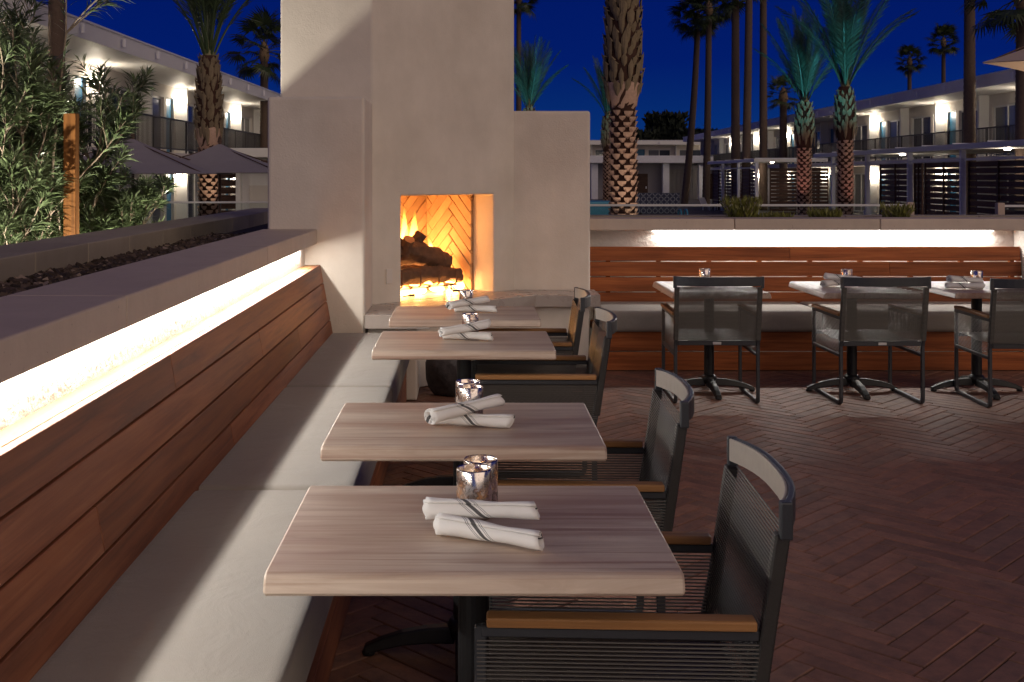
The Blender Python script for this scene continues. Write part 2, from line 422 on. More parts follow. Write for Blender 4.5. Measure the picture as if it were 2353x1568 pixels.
# ------------------------------------------------------------------ herringbone
def herringbone(L, W, x0, x1, y0, y1, ang, off=(0, 0)):
    """brick rectangles (cx, cy, rz) of an L x W herringbone whose zigzag axis is turned by ang, covering the window"""
    out = []; c, s = math.cos(ang), math.sin(ang)
    n = int(max(x1 - x0, y1 - y0) * 1.6 / W) + 8; mx, my = (x0 + x1) / 2, (y0 + y1) / 2
    m = int(max(x1 - x0, y1 - y0) * 1.6 / L) + 3
    for j in range(-m, m + 1):
        for k in range(-n, n + 1):
            for (cx, cy, rot) in ((L / 2, W / 2, 0), (L + W / 2, W - L / 2, math.pi / 2)):
                px, py = cx + k * W + j * L + off[0], cy + k * W - j * L + off[1]
                X, Y = mx + c * px - s * py, my + s * px + c * py
                if x0 - L < X < x1 + L and y0 - L < Y < y1 + L: out.append((X, Y, rot + ang))
    return out

# ================================================================== SETTING: ground and patio floor
g = MB(); g.quad((-600, 11.4, -.45), (600, 11.4, -.45), (600, 1200, -.45), (-600, 1200, -.45)); g.quad((-600, -60, -.45), (-2.5, -60, -.45), (-2.5, 11.4, -.45), (-600, 11.4, -.45)); g.quad((5.2, -60, -.45), (600, -60, -.45), (600, 11.4, -.45), (5.2, 11.4, -.45))
struct(g.build('ground', M['ground_paving']))
floor = struct(MB().box(-2.49, 12, -3, 10.2, -.44, -.008).build('patio_floor', M['mortar']))
PL, PW, JG = .489, .0815, .0055
def paver_mesh(hx, hy):
    b = MB(); t = .0; c = .0028
    i = 0
    P = [(-hx, -hy, -.03), (hx, -hy, -.03), (hx, hy, -.03), (-hx, hy, -.03), (-hx, -hy, -c), (hx, -hy, -c), (hx, hy, -c), (-hx, hy, -c),
         (-hx + c, -hy + c, 0), (hx - c, -hy + c, 0), (hx - c, hy - c, 0), (-hx + c, hy - c, 0)]
    b.v = P
    b.f = [(0, 1, 5, 4), (1, 2, 6, 5), (2, 3, 7, 6), (3, 0, 4, 7), (4, 5, 9, 8), (5, 6, 10, 9), (6, 7, 11, 10), (7, 4, 8, 11), (8, 9, 10, 11)]
    return b
pm = paver_mesh(PL / 2 - JG / 2, PW / 2 - JG / 2).mesh('paver_brick', M['paver'])
cells = [c for c in herringbone(PL, PW, -.6, 6.2, .8, 9.3, math.pi / 4, (.03, .0)) if -.75 < c[0] < 6.2 and .8 < c[1] < 9.3]
def shows(c):
    x, y = c[0], c[1]
    if y < 2.9 or y > 9.0: return False
    px, py = CX + F * x / y, CY + F * H / y
    if not (0 < px < 2420 and py < 1640): return False
    if x < -.42: return False
    if px < 1560 and y < 4.2: return px > 780 and px < 1050 or px > 1780
    return px > 1380 + max(0, (1568 - py)) * 0 or y < 6.2
vis = sorted([c for c in cells if shows(c)], key=lambda c: math.hypot(c[0], c[1]))
near = set(id(c) for c in vis[:300]); rnd = random.Random(3); mass = MB()
base_pm = paver_mesh(PL / 2 - JG / 2, PW / 2 - JG / 2)
for c in cells:
    dz = rnd.uniform(-.0022, .0008); tx, ty = rnd.uniform(-.004, .004), rnd.uniform(-.0012, .0012); da = rnd.uniform(-.004, .004)
    if id(c) in near:
        link('brick', pm, floor, (c[0], c[1], dz), (tx, ty, c[2] + da))
    else:
        T = Matrix.Translation((c[0], c[1], dz)) @ Matrix.Rotation(c[2] + da, 4, 'Z') @ Matrix.Rotation(tx, 4, 'X'); i = len(mass.v)
        mass.v += [tuple(T @ Vector(p)) for p in base_pm.v]; mass.f += [tuple(i + k for k in q) for q in base_pm.f]
mass.build('brick_field', M['paver_mass'], floor, kind='stuff')

# ================================================================== FIREPLACE
A = Vector((-.715, 8.36)); B = Vector((.375, 9.45)); D2 = (B - A).normalized(); INW = Vector((-D2.y, D2.x))
fp = thing('fireplace', 'tall white stucco corner chimney with a burning log fire', 'fireplace', (-.5, 9.0, 0))
fpo = Vector((-.5, 9.0, 0))
def fpl(p, z): return (p.x - fpo.x, p.y - fpo.y, z)
sa, sb, zb, zt = .285, 1.297, .602, 1.400; TOP = 4.3
oL, oR = A + D2 * sa, A + D2 * sb
def loc2(*ps): return [(p[0] - fpo.x, p[1] - fpo.y) for p in ps]
XO, YO = -1.395, 10.09
FD = .86                                           # depth of the recess cut for the firebox
full = [A, B, Vector((.375, YO)), Vector((XO, YO)), Vector((XO, 8.36))]
oLi, oRi = oL + INW * FD, oR + INW * FD
cho = MB().prism(loc2(*full), 0, TOP).build('chimney', M['stucco'], fp, fixn=True)
cut = MB().prism(loc2(oL - INW * .3, oR - INW * .3, oRi, oLi), zb - .004, zt).build('cutter', M['stucco'], fp, fixn=True)
bo = cho.modifiers.new('opening', 'BOOLEAN'); bo.operation = 'DIFFERENCE'; bo.object = cut; bo.solver = 'EXACT'
bpy.context.view_layer.update(); dg = bpy.context.evaluated_depsgraph_get()
me_ = bpy.data.meshes.new_from_object(cho.evaluated_get(dg)); cho.modifiers.clear(); cho.data = me_
bpy.data.objects.remove(cut)
bv = cho.modifiers.new('bevel', 'BEVEL'); bv.width = .016; bv.segments = 3; bv.limit_method = 'ANGLE'; bv.angle_limit = R(35)
MB().prism(loc2((XO + .012, 7.75), (-.715, 7.75), (-.715, 8.42), (XO + .012, 8.42)), 0, 2.095).build('wing_wall', M['stucco'], fp, bevel=.022, seg=3)
MB().prism(loc2((.30, 9.45), (1.012, 9.45), (1.012, YO - .02), (.30, YO - .02)), 0, 2.095).build('wing_wall', M['stucco'], fp, bevel=.022, seg=3)
hz0, hz1 = .508, .602
hp = [(-.712, 7.717), (-.265, 7.717), (-.265, 8.23), (.53, 9.01), (1.045, 9.01), (1.045, 9.447), (B.x, 9.447), (B.x - .003, 9.447), (A.x + .003, A.y - .003)]
MB().prism(loc2(*hp), hz0, hz1).build('hearth_slab', M['hearth_stone'], fp, bevel=.006)
MB().prism(loc2((-.70, 7.80), (-.36, 7.80), (-.36, 8.27), (.49, 9.12), (.97, 9.12), (.97, 9.44), (.36, 9.44), (-.70, 8.40)), 0.004, hz0 - .003).build('hearth_base', M['stucco'], fp, bevel=.01)
# firebox floor
MB().prism(loc2(oL - INW * .0, oR, oRi, oLi), zb - .006, zb + .001).build('firebox_floor', M['hearth_stone'], fp)
# stucco return left and right are the chimney itself; brick lining on back and right side
OFF = (.20, -.16)
def brick_wall(o2, d2, nrm, s0, s1, z0, z1, bl=.36, bw=.078):
    part = MB()
    p0 = o2 + d2 * s0 - nrm * .0; p1 = o2 + d2 * s1
    part.prism(loc2(p0, p1, p1 + nrm * .012, p0 + nrm * .012), z0, z1)
    lin = part.build('brick_lining', M['fire_mortar'], fp, fixn=True)
    for (u, w, rot) in herringbone(bl, bw, s0, s1, z0, z1, math.pi / 4, OFF):
        bm = bmesh.new(); bmesh.ops.create_cube(bm, size=1)
        for v in bm.verts: v.co = Vector((v.co.x * (bl - .005), v.co.y * (bw - .005), (v.co.z + .5) * .022))
        bm.transform(Matrix.Translation((u, w, .010 + rnd.uniform(-.004, .004))) @ Matrix.Rotation(rot, 4, 'Z'))
        for co, no in (((s0, 0, 0), (-1, 0, 0)), ((s1, 0, 0), (1, 0, 0)), ((0, z0, 0), (0, -1, 0)), ((0, z1, 0), (0, 1, 0))):
            r_ = bmesh.ops.bisect_plane(bm, geom=bm.verts[:] + bm.edges[:] + bm.faces[:], plane_co=co, plane_no=no, clear_outer=True)
            ed = [x for x in r_['geom_cut'] if isinstance(x, bmesh.types.BMEdge)]
            if ed: bmesh.ops.edgeloop_fill(bm, edges=ed)
        if len(bm.verts) < 6: bm.free(); continue
        bmesh.ops.bevel(bm, geom=bm.edges[:], offset=.0025, segments=1, affect='EDGES')
        for v in bm.verts:
            q = o2 + d2 * v.co.x + nrm * v.co.z; v.co = Vector((q.x - fpo.x, q.y - fpo.y, v.co.y))
        bmesh.ops.recalc_face_normals(bm, faces=bm.faces)
        me = bpy.data.meshes.new('brick'); bm.to_mesh(me); bm.free(); me.materials.append(M['fire_brick']); link('brick', me, lin)
KB = .765
brick_wall(oL + INW * (KB + .04), D2, -INW, -.0, sb - sa, zb + .002, zt - .001)
brick_wall(oR + INW * .234 - D2 * .0, INW, -D2, 0.0, KB - .234 + .01, zb + .002, zt - .001)
# gas logs on a grate
fc = oL.lerp(oR, .5) + INW * .42
def fpt(a, k, z): q = fc + D2 * a + INW * k; return Vector((q.x - fpo.x, q.y - fpo.y, z))
def log(p, q, r0, r1, name, seed, bend=.02):
    rr = random.Random(seed); n = 22; m = 26; b = MB(); t = (q - p); ln = t.length; t.normalize()
    U = t.cross(Vector((0, 0, 1))).normalized(); V = U.cross(t)
    ph = [rr.uniform(.84, 1.14) for _ in range(n)]
    for i in range(m):
        s_ = i / (m - 1); c = p.lerp(q, s_) + V * bend * math.sin(s_ * math.pi) + U * bend * .5 * math.sin(s_ * 7 + seed)
        r = (r0 + (r1 - r0) * s_)
        for j in range(n):
            a = 2 * math.pi * j / n; q0 = c + U * math.cos(a) * r + V * math.sin(a) * r; k = r * (1 + .30 * mnoise.noise(q0 * 14 + Vector((seed, 0, 0))) + .20 * mnoise.noise(Vector((a * 2.2, s_ * 6, seed))) + .10 * mnoise.noise(q0 * 60)); b.v.append(tuple(c + U * math.cos(a) * k + V * math.sin(a) * k))
    for i in range(m - 1):
        for j in range(n): b.f.append((i * n + j, i * n + (j + 1) % n, (i + 1) * n + (j + 1) % n, (i + 1) * n + j))
    lo = b.build(name, M['log_bark'], fp, smooth=True)
    for i, sg in ((0, -1), (m - 1, 1)):
        e_ = MB(); ring = [Vector(b.v[i * n + j]) for j in range(n)]; c = sum(ring, Vector()) / n + t * sg * .006
        for j in range(n): e_.quad(ring[j], ring[(j + 1) % n], c) if sg > 0 else e_.quad(ring[(j + 1) % n], ring[j], c)
        e_.build('cut_end', M['log_end'], lo)
    return lo
log(fpt(-.40, -.10, .735), fpt(.40, -.10, .725), .070, .060, 'log', 1)
log(fpt(-.36, .14, .75), fpt(.36, .12, .75), .06, .06, 'log', 2)
log(fpt(-.34, .02, .965), fpt(.36, -.02, .825), .105, .078, 'log', 3, .03)
log(fpt(-.02, .05, .92), fpt(.07, -.02, 1.085), .055, .042, 'log', 4, .0)
log(fpt(-.14, -.03, .93), fpt(-.16, -.12, 1.05), .055, .045, 'log', 5, .0)
gr = MB()
for k in (-.30, -.1, .1, .30):
    gr.tube([fpt(k, -.20, .79), fpt(k, -.195, .68), fpt(k, -.16, .66), fpt(k, .2, .66), fpt(k, .23, .70)], .008, 6)
for k in (-.26, .28):
    gr.tube([fpt(k, -.15, .66), fpt(k, -.15, .625), fpt(k, -.17, .61), fpt(k + .09, -.20, .61)], .008, 6)
    gr.tube([fpt(k, .17, .66), fpt(k, .17, .606)], .008, 6)
gr.tube([fpt(-.36, -.15, .655), fpt(.34, -.15, .655)], .008, 6); gr.tube([fpt(-.36, .15, .655), fpt(.34, .15, .655)], .008, 6)
gr.build('grate', M['fire_steel'], fp, smooth=True)
MB().tube([fpt(-.36, -.02, .628), fpt(.36, -.02, .628)], .012, 8).build('gas_burner', M['fire_steel'], fp)
def flame(a, k, z, h, w, seed):
    rr = random.Random(seed); m, n = 12, 10; b = MB(); ph = rr.uniform(0, 6); lean = rr.uniform(-.25, .25)
    for i in range(m):
        s_ = i / (m - 1); r = w * (math.sin(min(1, s_ * 1.6 + .22) * math.pi * .5) * (1 - s_) ** .8 + .004)
        ca = a + lean * h * s_ * s_ + .12 * w * math.sin(s_ * 5 + ph); ck = k + .1 * w * math.cos(s_ * 4 + ph)
        for j in range(n):
            t = 2 * math.pi * j / n; b.v.append(tuple(fpt(ca + math.cos(t) * r, ck + math.sin(t) * r * .5, z + h * s_)))
    for i in range(m - 1):
        for j in range(n): b.f.append((i * n + j, i * n + (j + 1) % n, (i + 1) * n + (j + 1) % n, (i + 1) * n + j))
    b.build('flame', M['flame'], fp, smooth=True)
for i, (a, k, h, w, z) in enumerate(((.18, .24, .62, .10, .66), (.10, .22, .50, .09, .66), (-.1, .24, .48, .11, .66), (.28, .20, .34, .09, .64), (.40, .10, .17, .07, .62), (.46, -.02, .12, .05, .61),
                              (-.25, .22, .45, .1, .66), (.0, -.02, .10, .08, .625), (.14, -.02, .10, .07, .625), (.26, -.04, .10, .06, .625), (-.15, -.02, .10, .08, .625), (-.28, -.02, .1, .08, .625), (.2, .0, .2, .05, .85), (-.08, -.16, .085, .13, .612), (.12, -.16, .085, .12, .612), (-.25, -.16, .085, .12, .612), (.47, .05, .16, .10, .608), (.42, -.12, .10, .08, .608), (.16, .28, .60, .08, .70), (.25, .22, .55, .07, .68), (.34, .18, .30, .06, .66))):
    flame(a, k, z, h, w, 20 + i)
FIRE = (1.0, .43, .14)
lamp_point('fire_light', fp, fpt(.02, .0, .64), 9, FIRE, .05)
lamp_point('fire_light', fp, fpt(.20, .20, .95), 19, FIRE, .08)
lamp_point('fire_light', fp, fpt(.34, -.10, .64), 11, FIRE, .05)
# small socket plate on the chimney face
sp_ = A + D2 * .16 - INW * .002
MB().box(-.03, .03, -.006, 0, -.055, .055, Matrix.Translation((sp_.x - fpo.x, sp_.y - fpo.y, .80)) @ Matrix.Rotation(math.pi / 4, 4, 'Z')).build('socket_plate', M['offwhite_wall'], fp, bevel=.002)
# dark rock below the hearth
def rock():
    bm = bmesh.new(); bmesh.ops.create_icosphere(bm, subdivisions=3, radius=1); rr = random.Random(5)
    from mathutils import noise as mn
    for v in bm.verts:
        d = 1 + .28 * mn.noise(v.co * 1.7) + .10 * mn.noise(v.co * 5); v.co = Vector((v.co.x * .17 * d, v.co.y * .13 * d, max(-.16, v.co.z * .2 * d) + .16))
    me = bpy.data.meshes.new('rock'); bm.to_mesh(me); bm.free(); me.materials.append(M['rock_dark'])
    for p in me.polygons: p.use_smooth = True
    tag(link('rock', me, None, (-.13, 8.02, .002)), 'dark mottled rock on the floor under the stone hearth', 'rock')
rock()

# ================================================================== LEFT PLANTER WALL AND BANQUETTE
def slabs(parent, name, mat, n0, n1, step, axis, c0, c1, z0, z1, gap=.006, seed=1, bev=.007):
    a = n0
    while a < n1 - .02:
        b_ = min(n1, a + step)
        if axis == 'y': MB().box(c0, c1, a + gap / 2, b_ - gap / 2, z0, z1).build(name, mat, parent, bevel=bev)
        else: MB().box(a + gap / 2, b_ - gap / 2, c0, c1, z0, z1).build(name, mat, parent, bevel=bev)
        a = b_
CZ0, CZ1 = 1.087, 1.187
pw = thing('planter_wall', 'concrete capped planter wall behind the long bench, lit by a strip under its coping', 'planter', (0, 0, 0))
MB().box(-1.39, -1.125, -.6, 7.745, 0, CZ0 - .003).build('wall', M['stucco_rough'], pw)
slabs(pw, 'coping_slab', M['concrete'], -1.36, 7.744, 2.4, 'y', -1.413, -1.04, CZ0, CZ1)
slabs(pw, 'kerb_block', M['concrete_dark'], -.6, 13.0, .757, 'y', -2.48, -2.09, .80, CZ1 - .004, bev=.006)
MB().box(-2.46, -2.11, -.6, 13.0, -.44, .798).build('kerb_wall', M['concrete_dark'], pw)
MB().box(-2.088, -1.39, -.6, 13.0, -.2, 1.06).build('planting_bed', M['mortar'], pw)
def chips(parent, x0, x1, y0, y1, z, n, seed, sz=(.010, .028)):
    rr = random.Random(seed); b = MB()
    for _ in range(n):
        x, y = rr.uniform(x0, x1), rr.uniform(y0, y1); s_ = rr.uniform(*sz)
        T = Matrix.Translation((x, y, z + rr.uniform(0, .016))) @ Matrix.Rotation(rr.uniform(0, 6.3), 4, 'Z') @ Matrix.Rotation(rr.uniform(-.6, .6), 4, 'X') @ Matrix.Rotation(rr.uniform(-.6, .6), 4, 'Y')
        b.box(-s_, s_, -s_ * rr.uniform(.3, .7), s_ * .5, -s_ * .3, s_ * .3, T)
    b.build('mulch', M['mulch'], parent, kind='stuff')
chips(pw, -2.08, -1.42, 2.4, 9.2, 1.062, 5200, 4)
MB().box(-1.118, -1.098, -.4, 7.55, CZ0 - .014, CZ0 - .004).build('led_strip', M['led_white'], pw)
def led_area(parent, loc, length, width, power, rot):
    d = bpy.data.lights.new('led_light', 'AREA'); d.shape = 'RECTANGLE'; d.size = length; d.size_y = width; d.energy = power; d.color = (1.0, .955, .89)
    o = bpy.data.objects.new('led_light', d); COL.objects.link(o); o.location = loc; o.rotation_euler = rot; o.parent = parent; return o
LED_W_PER_M = 8.2
led_area(pw, (-1.108, 3.58, CZ0 - .016), 7.9, .010, LED_W_PER_M * 7.9, (Matrix.Rotation(R(-35), 3, 'Y') @ Matrix.Rotation(R(90), 3, 'Z')).to_euler())

bn = thing('banquette', 'long wooden bench with closed plank back running up to the chimney wing', 'bench', (0, 0, 0))
z = .943; PH = .120; joints = [(3.85,), (5.35,), (2.95, 6.4), (4.5,)]
def back_x(z_): return -1.018 + (.943 - z_) * (.090 / .49)
for i in range(4):
    z1, z0 = z, z - PH; js = [-.5] + list(joints[i]) + [7.742]
    for a, b_ in zip(js[:-1], js[1:]):
        P = [(back_x(z0), z0), (back_x(z1), z1), (back_x(z1) - .03, z1), (back_x(z0) - .03, z0)]
        q = MB(); 
        L0, L1 = a + .0015, b_ - .0015
        q.v = [(x, L0, zz) for x, zz in P] + [(x, L1, zz) for x, zz in P]
        q.f = [(0, 1, 2, 3), (7, 6, 5, 4), (0, 4, 5, 1), (1, 5, 6, 2), (2, 6, 7, 3), (3, 7, 4, 0)]
        q.build('back_plank', M['ipe_y'], bn, bevel=.003, fixn=True)
    z = z0 - .007
MB().box(-1.123, -1.052, -.5, 7.742, .918, .9415).build('top_ledge', M['teak_y'], bn, bevel=.002)
for j in range(10): MB().box(-1.10, -1.052, .2 + j * .8, .27 + j * .8, .3, .915).build('batten', M['ipe_y'], bn)
for k, (z0, z1) in enumerate(((.006, .158), (.164, .312))):
    MB().box(-.455, -.43, -.5, 7.78, z0, z1).build('base_board', M['ipe_y'], bn, bevel=.003)
MB().box(-1.05, -.43, -.5, 7.742, .290, .312).build('seat_deck', M['ipe_y'], bn) if False else None
MB().box(-1.05, -.458, -.5, 7.742, .280, .313).build('seat_deck', M['ipe_y'], bn)
def cushion(x0, x1, y0, y1, z0, z1, axis, seed):
    """rounded seat pad"""
    bm = bmesh.new(); bmesh.ops.create_cube(bm, size=1)
    sx, sy, sz = x1 - x0, y1 - y0, z1 - z0
    for v in bm.verts: v.co = Vector((v.co.x * sx, v.co.y * sy, v.co.z * sz))
    bmesh.ops.bevel(bm, geom=bm.edges[:], offset=.045, segments=5, profile=.6, affect='EDGES')
    bmesh.ops.triangulate(bm, faces=[f for f in bm.faces if len(f.verts) > 4])
    me = bpy.data.meshes.new('seat_cushion'); bm.to_mesh(me); bm.free(); me.materials.append(M['cushion_fabric'])
    for p in me.polygons: p.use_smooth = True
    return link('seat_cushion', me, None, ((x0 + x1) / 2, (y0 + y1) / 2, (z0 + z1) / 2))
cl = ['long taupe seat cushion in front of the bench, beside the table with the lit candle', 'taupe seat cushion beside the table with criss-crossed napkin rolls second from the open end',
      'taupe seat cushion on the long bench, one pad away from the white chimney wing', 'taupe seat cushion on the long bench butting against the white chimney wing']
for i, (a, b_) in enumerate(((.12, 2.0), (2.0, 3.88), (3.88, 5.76), (5.76, 7.74))):
    c_ = cushion(-.955, -.388, a + .002, b_ - .002, .314, .482, 'y', i)
    if i == 0: tag(c_, 'taupe seat cushion at the open end of the long bench', 'cushion', 'bench cushions')
    else: tag(c_, cl[i] if i != 1 else 'taupe seat cushion running past the table with the flickering candle', 'cushion', 'bench cushions')

# ================================================================== BACK PLANTER WALL AND BENCH
bw_ = thing('planter_wall', 'concrete capped planter wall above the slatted bench, lit strip under its coping', 'planter', (1.0, 9.6, 0))
ox, oy = 1.0, 9.6
XE = 4.98
def BX(x0, x1, y0, y1, z0, z1): return MB().box(x0 - ox, x1 - ox, y0 - oy, y1 - oy, z0, z1)
BX(1.016, XE, 9.85, 9.98, 0, CZ0 - .003).build('wall', M['stucco_rough'], bw_)
a = 1.016
for b_ in (2.26, 3.5, 4.74, 6.0): 
    BX(a + .003, b_ - .003, 9.63, 10.0, CZ0, CZ1).build('coping_slab', M['concrete'], bw_, bevel=.007); a = b_
a = 1.016
for b_ in (2.26, 3.5, 4.74, 6.0):
    BX(a + .003, b_ - .003, 10.52, 10.8, .8, CZ1 - .006).build('kerb_block', M['concrete_dark'], bw_, bevel=.006); a = b_
BX(1.016, 6.0, 10.54, 10.78, -.44, .797).build('kerb_wall', M['concrete_dark'], bw_)
BX(1.016, 6.0, 9.985, 10.52, -.44, 1.10).build('planting_bed', M['mortar'], bw_)
chips(bw_, 1.05 - ox, 5.9 - ox, 10.02 - oy, 10.5 - oy, 1.102, 1500, 6)
BX(4.735, 4.98, 9.56, 9.845, 0, CZ0 - .003).build('end_pier', M['stucco_rough'], bw_, bevel=.006)
BX(1.60, 4.55, 9.822, 9.842, CZ0 - .014, CZ0 - .004).build('led_strip', M['led_white'], bw_)
led_area(bw_, (3.075 - ox, 9.80 - oy, CZ0 - .016), 2.95, .02, LED_W_PER_M * 2.95, (R(-30), 0, 0))

bk = thing('banquette', 'wooden bench with open slatted plank back behind the three chairs', 'bench', (1.0, 9.6, 0))
z = .943; joints = [(2.75,), (3.6,), (2.2,), (3.0,)]
def back_y(z_): return 9.715 - (.943 - z_) * (.075 / .49)
for i in range(4):
    z1, z0 = z, z - PH; js = [1.018] + list(joints[i]) + [4.73]
    for a, b_ in zip(js[:-1], js[1:]):
        P = [(back_y(z0), z0), (back_y(z1), z1), (back_y(z1) + .026, z1), (back_y(z0) + .026, z0)]
        q = MB(); q.v = [(a + .001 - ox, y - oy, zz) for y, zz in P] + [(b_ - .001 - ox, y - oy, zz) for y, zz in P]
        q.f = [(0, 1, 2, 3), (7, 6, 5, 4), (0, 4, 5, 1), (1, 5, 6, 2), (2, 6, 7, 3), (3, 7, 4, 0)]
        q.build('back_plank', M['ipe_x'], bk, bevel=.003, fixn=True)
    z = z0 - .009
for j in range(9): BX(1.18 + j * .435, 1.215 + j * .435, 9.745, 9.79, .3, .90).build('batten', M['ipe_x'], bk)
for z0, z1 in ((.006, .150), (.157, .312)):
    BX(1.018, 4.9, 9.0, 9.025, z0, z1).build('base_board', M['ipe_x'], bk, bevel=.003)
BX(1.018, 4.73, 9.03, 9.72, .28, .313).build('seat_deck', M['ipe_x'], bk)
tag(cushion(1.055, 2.80, 8.945, 9.665, .314, .482, 'x', 7), 'grey seat cushion beside the hearth slab, behind the dark chairs', 'cushion', 'bench cushions')
tag(cushion(2.803, 4.72, 8.945, 9.665, .314, .482, 'x', 8), 'grey seat cushion next to the stucco end pier of the slatted bench', 'cushion', 'bench cushions')

# ================================================================== TABLES
def table_mesh(w, d):
    """rounded waterfall edges at the two long sides, x long"""
    th = .042; prof = []
    for k in range(7):
        a_ = math.pi / 2 * k / 6; prof.append((-.026 + .026 * (1 - math.cos(a_)) , 0)) if False else None
    y0, y1 = -d / 2, d / 2; r = .024
    pr = [(y0 + .004, -th), (y0, -th + .006), (y0 + .004, -th * .5)]
    pr += [(y0 + .006 + r - r * math.cos(t), -r * .62 + r * .62 * math.sin(t)) for t in (0.0, .4, .8, 1.2, math.pi / 2)]
    pr += [(-q[0], q[1]) for q in reversed(pr)]
    b = MB(); n = len(pr); xs = (-w / 2 + .005, w / 2 - .005)
    rings = [(-w / 2, .004), (-w / 2 + .005, 0), (w / 2 - .005, 0), (w / 2, .004)]
    for x, ins in rings:
        for (y, z_) in pr:
            cy, cz = 0, -th / 2
            b.v.append((x, y * (1 - ins / (d / 2)), cz + (z_ - cz) * (1 - ins / (th / 2))))
    for i in range(3):
        for j in range(n): b.f.append((i * n + j, i * n + (j + 1) % n, (i + 1) * n + (j + 1) % n, (i + 1) * n + j))
    b.f.append(tuple(range(n))); b.f.append(tuple(3 * n + j for j in reversed(range(n))))
    return b
def make_table(label, group):
    t = thing('dining_table', label, 'table', (0, 0, 0), 0, group)
    b = table_mesh(.845, .68); o = b.build('tabletop', M['table_wood'], t, fixn=True); o.location.z = .752
    MB().tube([(0, 0, .085), (0, 0, .70)], .036, 20).build('column', M['black_iron'], t, smooth=False)
    MB().box(-.20, .20, -.16, .16, .700, .709).build('top_plate', M['black_iron'], t, bevel=.003)
    MB().lathe([(.0, .062), (.05, .062), (.055, .10), (.045, .118), (.036, .12)], 20).build('hub', M['black_iron'], t, smooth=True)
    for k in range(4):
        T = Matrix.Rotation(k * math.pi / 2, 4, 'Z'); q = MB()
        pts = [(.03, .092), (.12, .086), (.20, .072), (.27, .050), (.325, .026)]
        for i_, (x, zz) in enumerate(pts):
            w = .030 - .006 * i_ / 4; h = .050 - .026 * i_ / 4
            for y, dz in ((-w, -h), (w, -h), (w * .75, 0), (-w * .75, 0)): q.v.append(tuple(T @ Vector((x, y, zz + dz + (.0 if dz else .004)))))
        for i_ in range(4):
            for j in range(4): q.f.append((i_ * 4 + j, i_ * 4 + (j + 1) % 4, i_ * 4 + 4 + (j + 1) % 4, i_ * 4 + 4 + j))
        q.f.append((3, 2, 1, 0)); q.f.append((16, 17, 18, 19))
        a_ = q.build('foot_arm', M['black_iron'], t, bevel=.006, fixn=True)
        MB().lathe([(.0, .0), (.02, .0), (.022, .008), (.018, .016), (0, .016)], 12).build('glide', M['black_iron'], a_).location = T @ Vector((.31, 0, 0))
    return t
TABS = [(.010, 2.26, 'wood dining table holding the lit candle and two napkin rolls laid in a V'),
        (-.016, 3.33, 'wood dining table with crossed napkins, one table further in than the lit candle'),
        (-.024, 5.17, 'wood dining table with crossed napkins, one table away from the hearth'),
        (-.024, 6.28, 'wood dining table closest to the hearth, warmed by the fire')]
t0 = None
for i, (x, y, lab) in enumerate(TABS):
    if i == 0: t_ = t0 = make_table(lab, 'tables along the long bench')
    else: t_ = copy_tree(t0); t_['label'] = lab
    t_.location = (x, y + .34, 0)
TABR = [(1.73, 'wood dining table beside the slatted bench, next to the hearth end'), (2.76, 'middle wood dining table in front of the slatted bench'), (3.66, 'wood dining table at the end pier of the slatted bench')]
for x, lab in TABR:
    t_ = copy_tree(t0); t_.location = (x, 8.16, 0); t_.rotation_euler = (0, 0, R(90)); t_['label'] = lab; t_['group'] = 'tables along the slatted bench'

